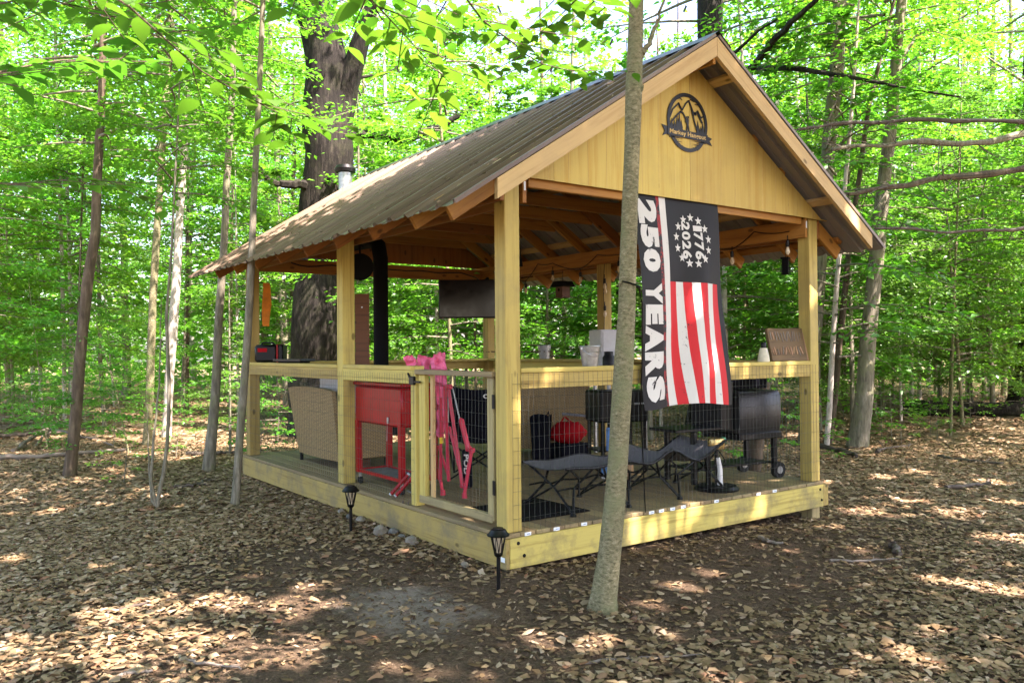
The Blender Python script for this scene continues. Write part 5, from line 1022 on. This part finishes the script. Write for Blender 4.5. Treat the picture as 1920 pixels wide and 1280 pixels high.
# low seedlings and sprigs
for i, (x, y, s, lab) in enumerate(((375, 775, 1.1, 'leafy green seedling between pale trunk and gazebo'), (487, 872, .8, 'small green sprig at the foot of the far deck corner'), (232, 905, .55, 'low seedling left of the twin stemmed sapling'), (580, 0, 0, ''), (1560, 800, .9, 'seedling at the foot of the leaning slim trunk'), (1690, 835, .7, 'seedling right of the stout grey trunk'), (1820, 800, 1., 'seedling clump in front of the fallen log'), (1745, 812, .8, 'seedling below the left end of the fallen log'), (90, 830, .8, 'seedling beside the brush at the left edge'), (330, 860, .7, 'seedling in the leaves behind the twin stems'), (1660, 770, 1., 'seedling left of the fallen log end'))):
    if not s: continue
    p, d = on_ground(x, y); tree('seedling', lab, p, [(0, 0, -.03), (0, 0, 0), (.03, .02, .4*s), (.05, .04, .9*s)], [.007, .007, .006, .003], 'bark_grey', LOW[i % 3], (0, 0, 0), s, i*1.7, None, 5, i, 1., 'leaf', cat='seedling')
spots2 = []
for i in range(46):
    px, d = rng.uniform(-60, 1980), rng.uniform(12, 27); x, y = bearing(px, d)
    if -1 < x < W+1 and -1 < y < D+1: continue
    s = rng.uniform(.7, 1.5); tree('seedling', 'low green seedling scattered over the wood floor', (x, y, gz(x, y)), [(0, 0, -.03), (0, 0, 0), (.03, .02, .4*s), (.05, .04, .9*s)], [.007, .007, .006, .003], 'bark_grey', LOW[i % 3], (0, 0, 0), s, i*1.7, 'seedlings on the wood floor', 5, i, 1., cat='seedling')
# dead hemlock boughs reaching in from the right
hb = Vector((*bearing(2190, 13.5), 0)); hb.z = gz(hb.x, hb.y); t = thing('conifer', 'conifer beyond the right edge reaching bare boughs into view', 'tree', hb)
link('trunk', trunk_mesh([(0, 0, -.2), (0, 0, 0), (.1, 0, 4), (.1, .1, 9)], [.24, .24, .2, .1], 12, 8), t, 'bark_brown')
def bough(track, r_, m, seed):
    pts = [at_depth(x, y, d)-hb for x, y, d in track]; b = MB(); fine = []; g = random.Random(seed); st = Vector((.1, .03, pts[0].z+.1)); pts = [st]+pts
    for a, c in zip(pts, pts[1:]):
        for k in range(6): p = a.lerp(c, k/6); fine.append(p+Vector((0, 0, 1))*mnoise.noise((p.x*1.3, p.y*1.3, seed))*.06+Vector((1, 0, 0))*mnoise.noise((p.x*1.9, p.z, seed))*.04)
    fine.append(pts[-1]); b.tube(fine, [max(.006, r_*(1-.6*i/len(fine))*g.uniform(.8, 1.25)) for i in range(len(fine))], 7); o = b.build('bough', m, t, True)
    tb = MB()
    for i in range(4, len(fine), 1):
        for _ in range(2):
            d = (fine[i]-fine[i-1]).normalized(); v = (d*g.uniform(.2, 1) + Vector((g.uniform(-1, 1), g.uniform(-1, 1), g.uniform(-.7, .6)))).normalized(); ln = g.uniform(.2, .9); p = fine[i]; tw = [p, p+v*ln*.5+Vector((0, 0, -.03)), p+v*ln+Vector((0, 0, g.uniform(-.12, .1)))]
            tb.tube(tw, [.007, .005, .002], 4)
    tb.build('twigs', 'dark_branch', o)
bough([(1960, 225, 13), (1700, 228, 12.4), (1560, 232, 12), (1495, 243, 11.8)], .045, 'dark_branch', 1); bough([(1960, 250, 12.2), (1800, 268, 11.6), (1680, 270, 11.2), (1560, 280, 10.8)], .06, 'bark_grey', 2)
bough([(1960, 312, 11.4), (1800, 330, 11), (1700, 348, 10.6), (1590, 364, 10.2)], .06, 'bark_brown', 3); bough([(1960, 424, 12.4), (1780, 434, 12), (1640, 428, 11.6)], .035, 'dark_branch', 4)
# fallen log, brush and sticks
def log(name, label, p0, p1, r0, r1, m, seed, knots=3, bend=.1, group=None):
    p0, p1 = Vector(p0), Vector(p1); t = thing(name, label, 'log' if 'log' in name else 'branch', p0, 0, group); v = p1-p0; n = 14
    side = Vector((-v.y, v.x, 0)).normalized()
    pts = [v*(k/n) + side*bend*math.sin(k/n*3.3+seed) + Vector((mnoise.noise((k*.5, seed, 0)), mnoise.noise((k*.5, seed, 4)), .4*mnoise.noise((k*.6, seed, 8))))*bend*.7 for k in range(n+1)]
    b = MB(); b.tube(pts, [(r0+(r1-r0)*k/n)*(1+.15*mnoise.noise((k*.9, seed, 2))) for k in range(n+1)], 9); b.build('stem', m, t, True)
    g = random.Random(seed)
    for k in range(knots):
        i = g.randrange(3, n-1); d = (side*g.choice((-1, 1))*g.uniform(.4, 1)+v.normalized()*g.uniform(.2, .9)+Vector((0, 0, g.uniform(0, .5)))).normalized(); ln = (v.length*.22)*g.uniform(.4, 1); one(lambda b: b.tube([pts[i], pts[i]+d*ln*.5, pts[i]+d*ln+Vector((0, 0, -.06*ln))], [r1*.7, r1*.5, r1*.25], 5), 'side_shoot', m, t, True)
def gl(x, y, up=.0): p = on_ground(x, y)[0]; return (p.x, p.y, p.z+up)
log('fallen_log', 'long mossy fallen log lying in the shade at the right', gl(1690, 778, .18), gl(1912, 782, .2), .24, .17, 'bark_oak', 3, 1)
logs = [((0, 862), (235, 850), .045, 'dead_wood', 'long bleached branch lying in front of the brush at the left'), ((10, 848), (130, 812), .035, 'dead_wood', 'bleached branch tilted up in the left brush'), ((60, 800), (210, 838), .03, 'dead_wood', 'thin bleached branch crossing the left brush'), ((70, 838), (120, 790), .02, 'dead_wood', 'short bleached twig sticking up in the left brush'), ((0, 822), (110, 815), .05, 'dark_branch', 'dark branch lying behind the left brush'), ((160, 800), (225, 775), .05, 'dark_branch', 'dark crooked branch by the thin pale trunks'), ((322, 915), (400, 903), .022, 'dark_branch', 'dark stick in the leaves left of the slim pole tree'), ((360, 852), (435, 855), .04, 'dark_branch', 'dark stick behind the slim pole tree'), ((1530, 838), (1600, 862), .05, 'dark_branch', 'dark crooked branch at the foot of the right trunks'), ((1650, 850), (1700, 838), .03, 'dark_branch', 'arched dark stick right of the stout grey trunk'), ((1655, 1030), (1705, 1042), .03, 'dark_branch', 'dark stick lying in the trodden soil at the right'), ((1420, 1012), (1470, 1022), .02, 'dead_wood', 'grey stick in front of the long deck side'), ((1555, 1052), (1690, 1050), .012, 'dead_wood', 'thin straight twig in the soil at the right'), ((350, 1232), (440, 1262), .010, 'dead_wood', 'thin pale twig at the bottom left'), ((200, 1150), (320, 1130), .014, 'dark_branch', 'dark twig among leaves at the lower left'), ((215, 1278), (285, 1262), .014, 'dead_wood', 'grey twig at the bottom edge on the left'), ((1100, 1250), (1310, 1225), .009, 'dead_wood', 'long thin twig near the bottom centre'), ((1790, 920), (1840, 905), .03, 'dark_branch', 'dark branch stub in the sunlit leaves at the right'), ((1760, 858), (1880, 872), .03, 'dark_branch', 'dark stick in the leaves below the fallen log')]
for i, (a, b_, r_, m, lab) in enumerate(logs): log('fallen_branch', lab, gl(*a, r_*.9), gl(*b_, r_*1.2+(.25 if 'up' in lab else 0)), r_, r_*.5, m, i+4, 3 if r_ > .02 else 1, .12 if r_ > .02 else .04)
log('leaning_post', 'short brown log leaning outside the right deck side', tuple(Vector((4.25, 1.1, gz(4.2, 1)))), (4.33, .95, .98), .09, .08, 'bark_brown', 2, 0, .01)
# stones
def stone(p, s, m, label, seed):
    t = thing('stone', label, 'stone', p, seed); one(lambda b: blob(b, (0, 0, s*.28), (s*.62, s*.5, s*.42), seed, 12, .35), 'rock', m, t, True)
for i, (x, y, s, m, lab) in enumerate(((714, 1002, .15, 'stone', 'big tan stone under the left deck side'), (772, 1020, .13, 'stone', 'pale grey stone under the left deck side nearest the corner'), (738, 1002, .11, 'stone_dark', 'dark grey stone beside the big tan stone'), (640, 962, .09, 'stone', 'small white stone left of the path light'), (676, 978, .10, 'stone', 'small grey stone right of the path light'), (753, 1010, .08, 'stone_dark', 'little dark stone between the two larger stones'), (655, 972, .08, 'stone_dark', 'little grey stone behind the path light'), (872, 1062, .07, 'stone', 'little pale stone near the deck corner'))): stone(on_ground(x, y)[0], s*.8, m, lab, i+1.)
p = on_ground(752, 1038)[0]; t = thing('wood_chip', 'pale sunlit wood chip on the soil by the stones', 'wood chip', p, .4); one(lambda b: b.prism([(-.11, 0), (0, .035), (.12, .01), (.05, -.03)], Matrix.Translation((0, 0, .012)), .008), 'chip', 'carved_edge', t)
p = on_ground(1186, 1166)[0]; t = thing('pine_cone', 'small brown pine cone beside the front trunk foot', 'pine cone', p); one(lambda b: [b.lathe([(.0, 0), (.004+.02*math.sin(math.pi*(k+1)/9), .004), (0, .010)], 9, (0, 0, .012)) for k in range(1)] and blob(b, (0, 0, .018), (.045, .022, .02), 3., 16, .5), 'cone', 'carved_wood', t)
# cord round the front trunk
d0 = on_ground(1131, 1143)[1]; t = thing('hanging_rope', 'black rope tied round the front trunk hanging down beside the flag', 'rope', at_depth(1182, 535, d0)); o_ = t.location
def ringpts():
    c = at_depth(1181, 533, d0)-o_; r_ = .066
    return [c + RT*(r_*math.cos(a)) + Vector((FW.x, FW.y, 0)).normalized()*(r_*math.sin(a)) + Vector((0, 0, -.02*math.cos(a))) for a in np.linspace(0, 2*math.pi, 25)]
one(lambda b: b.tube(ringpts(), .006, 6), 'loop', 'black_plastic', t, True); one(lambda b: b.tube([at_depth(1198, 540, d0-.02)-o_, at_depth(1204, 570, d0+.1)-o_, at_depth(1204, 680, d0+.9)-o_, at_depth(1201, 760, d0+1.2)-o_, at_depth(1206, 870, d0+1.5)-o_, at_depth(1210, 960, d0+1.62)-o_], .005, 6), 'tail', 'black_plastic', t, True)

# ------------------------------------------------------------------ leaf litter
def leaf_litter():
    g = np.random.default_rng(5); PX, PY, S = [], [], []
    def band(n, d0, d1, s0, s1):
        d = np.sqrt(g.uniform(d0*d0, d1*d1, n)); b = g.uniform(-.72, .72, n); fx, fy = FW.x, FW.y; nn = math.hypot(fx, fy); rx, ry = RT.x, RT.y
        x = CAM.x + (fx/nn)*d*np.cos(b) + rx*d*np.sin(b); y = CAM.y + (fy/nn)*d*np.cos(b) + ry*d*np.sin(b)
        # thin out on the trodden soil in front of and beside the hut
        q = np.array([mnoise.noise((x[i]*.55, y[i]*.55, 2.)) + .5*mnoise.noise((x[i]*1.7, y[i]*1.7, 5.)) for i in range(n)])
        bare = np.exp(-(((x-1.2)/3.6)**2+((y+.9)/1.35)**2)**1.5) + np.exp(-(((x+1.1)/.9)**2+((y-.6)/1.9)**2)**1.5) + np.exp(-(((x+1.9)/.9)**2+((y+2.0)/.9)**2)**1.5)*.75 + np.exp(-(((x+2.7)/.95)**2+((y+.9)/.75)**2)**1.5)*.7
        inside = (x > -.03) & (x < W+.03) & (y > -.03) & (y < D+.03)
        pk = np.clip(1.08-.90*bare+.40*q*(bare > .15), .10, 1)
        keep = (g.random(n) < pk) & (~inside | ((y < .5) & (g.random(n) < .3))); x, y = x[keep], y[keep]; PX.append(x); PY.append(y); S.append(g.uniform(s0, s1, len(x)))
    band(62000, 2.6, 9, .022, .088); band(50000, 9, 17, .05, .11); band(22000, 17, 34, .11, .2)
    x, y, s = np.concatenate(PX), np.concatenate(PY), np.concatenate(S); n = len(x)
    z = np.array([gz(x[i], y[i]) for i in range(n)]) + g.uniform(.003, .024, n)
    yaw = g.uniform(0, 6.28, n); tl_ = g.normal(0, .13, n); rl = g.normal(0, .16, n); curl = g.normal(.06, .26, n)
    d = np.stack([np.cos(yaw)*np.cos(tl_), np.sin(yaw)*np.cos(tl_), np.sin(tl_)], 1); s0 = np.stack([-np.sin(yaw), np.cos(yaw), np.zeros(n)], 1); up = np.cross(d, s0)
    s1 = s0*np.cos(rl)[:, None]+up*np.sin(rl)[:, None]; u1 = np.cross(d, s1)
    prof = [(0, 0, 0), (.36, 0, .05), (.7, 0, .03), (1, 0, -.08), (.26, .27, 1), (.68, .24, 1), (.30, -.27, 1), (.72, -.22, 1)]
    V = np.zeros((n, 8, 3)); C = np.stack([x, y, z], 1)
    for j, (a, b, c) in enumerate(prof):
        wj = g.uniform(.45, 1.5, n); aj = a-.5+(g.normal(0, .09, n) if j else 0); lift = (curl*abs(b)*.9 if c == 1 else c*np.ones(n)) + (g.normal(0, .05, n))
        V[:, j] = C + d*(s*aj)[:, None] + s1*(s*b*wj)[:, None] + u1*(s*lift)[:, None]
    k = np.arange(n)*8; T = [(0, 1, 4), (1, 5, 4), (1, 2, 5), (2, 3, 5), (0, 6, 1), (1, 6, 7), (1, 7, 2), (2, 7, 3)]
    F = np.concatenate([np.stack([k+a, k+b, k+c], 1) for a, b, c in T])
    o = link('leaf_litter', fast_mesh('leaf_litter', V.reshape(-1, 3), F), None, 'litter'); tag(o, 'dry brown leaves covering the forest floor', 'leaf litter', None, 'stuff')
    # needles and crumbs on the bare soil
    n = 60000; x = g.uniform(-4.2, 6.5, n); y = g.uniform(-4.2, 2.6, n); keep = ~((x > -.03) & (x < W) & (y > -.03)); x, y = x[keep], y[keep]; n = len(x)
    z = np.array([gz(x[i], y[i]) for i in range(n)])+g.uniform(.002, .012, n); yaw = g.uniform(0, 6.28, n); ln = g.uniform(.008, .06, n)*g.random(n)**.5; wd = np.where(g.random(n) < .35, g.uniform(.003, .011, n), g.uniform(.0008, .002, n)); ln = np.maximum(ln, wd*1.5)
    dx, dy = np.cos(yaw)*ln/2, np.sin(yaw)*ln/2; wx, wy = -np.sin(yaw)*wd, np.cos(yaw)*wd; tz = g.normal(0, .004, n)
    V = np.stack([np.stack([x-dx-wx, y-dy-wy, z-tz], 1), np.stack([x+dx-wx, y+dy-wy, z+tz], 1), np.stack([x+dx+wx, y+dy+wy, z+tz], 1), np.stack([x-dx+wx, y-dy+wy, z-tz+.002], 1)], 1).reshape(-1, 3); k = np.arange(n)*4
    o = link('needle_litter', fast_mesh('needle_litter', V, np.stack([k, k+1, k+2, k+3], 1)), None, 'crumbs'); tag(o, 'brown needles and crumbs strewn over the bare soil', 'needle litter', None, 'stuff')
leaf_litter()

# ------------------------------------------------------------------ leaves fallen on the roof
def roof_leaves():
    g = np.random.default_rng(9); n = 620; x = g.uniform(-.6, XR-.1, n); y = g.uniform(Y0+.05, Y1-.05, n); y = np.where(g.random(n) < .6, np.round(y/.2286)*.2286+.10+g.normal(0, .05, n), y)
    P = np.stack([x, y, ZR-SL*np.abs(x-XR)-.012+g.uniform(0, .012, n)], 1); yw = g.uniform(0, 6.28, n); d = np.stack([np.cos(yw), np.sin(yw), SL*np.cos(yw)], 1); sd = np.stack([-np.sin(yw), np.cos(yw), -SL*np.sin(yw)], 1)
    sz = g.uniform(.015, .06, n)[:, None]; V = np.stack([P, P+d*sz*.5+sd*sz*.3, P+d*sz, P+d*sz*.5-sd*sz*.3], 1); V[:, 1:3, 2] += g.uniform(0, .012, (n, 2)); k = np.arange(n)*4
    o = link('roof_leaves', fast_mesh('roof_leaves', V.reshape(-1, 3), np.stack([k, k+1, k+2, k+3], 1)), None, 'litter'); tag(o, 'small dry leaves and debris fallen on the metal roof', 'leaf debris', None, 'stuff')
roof_leaves()
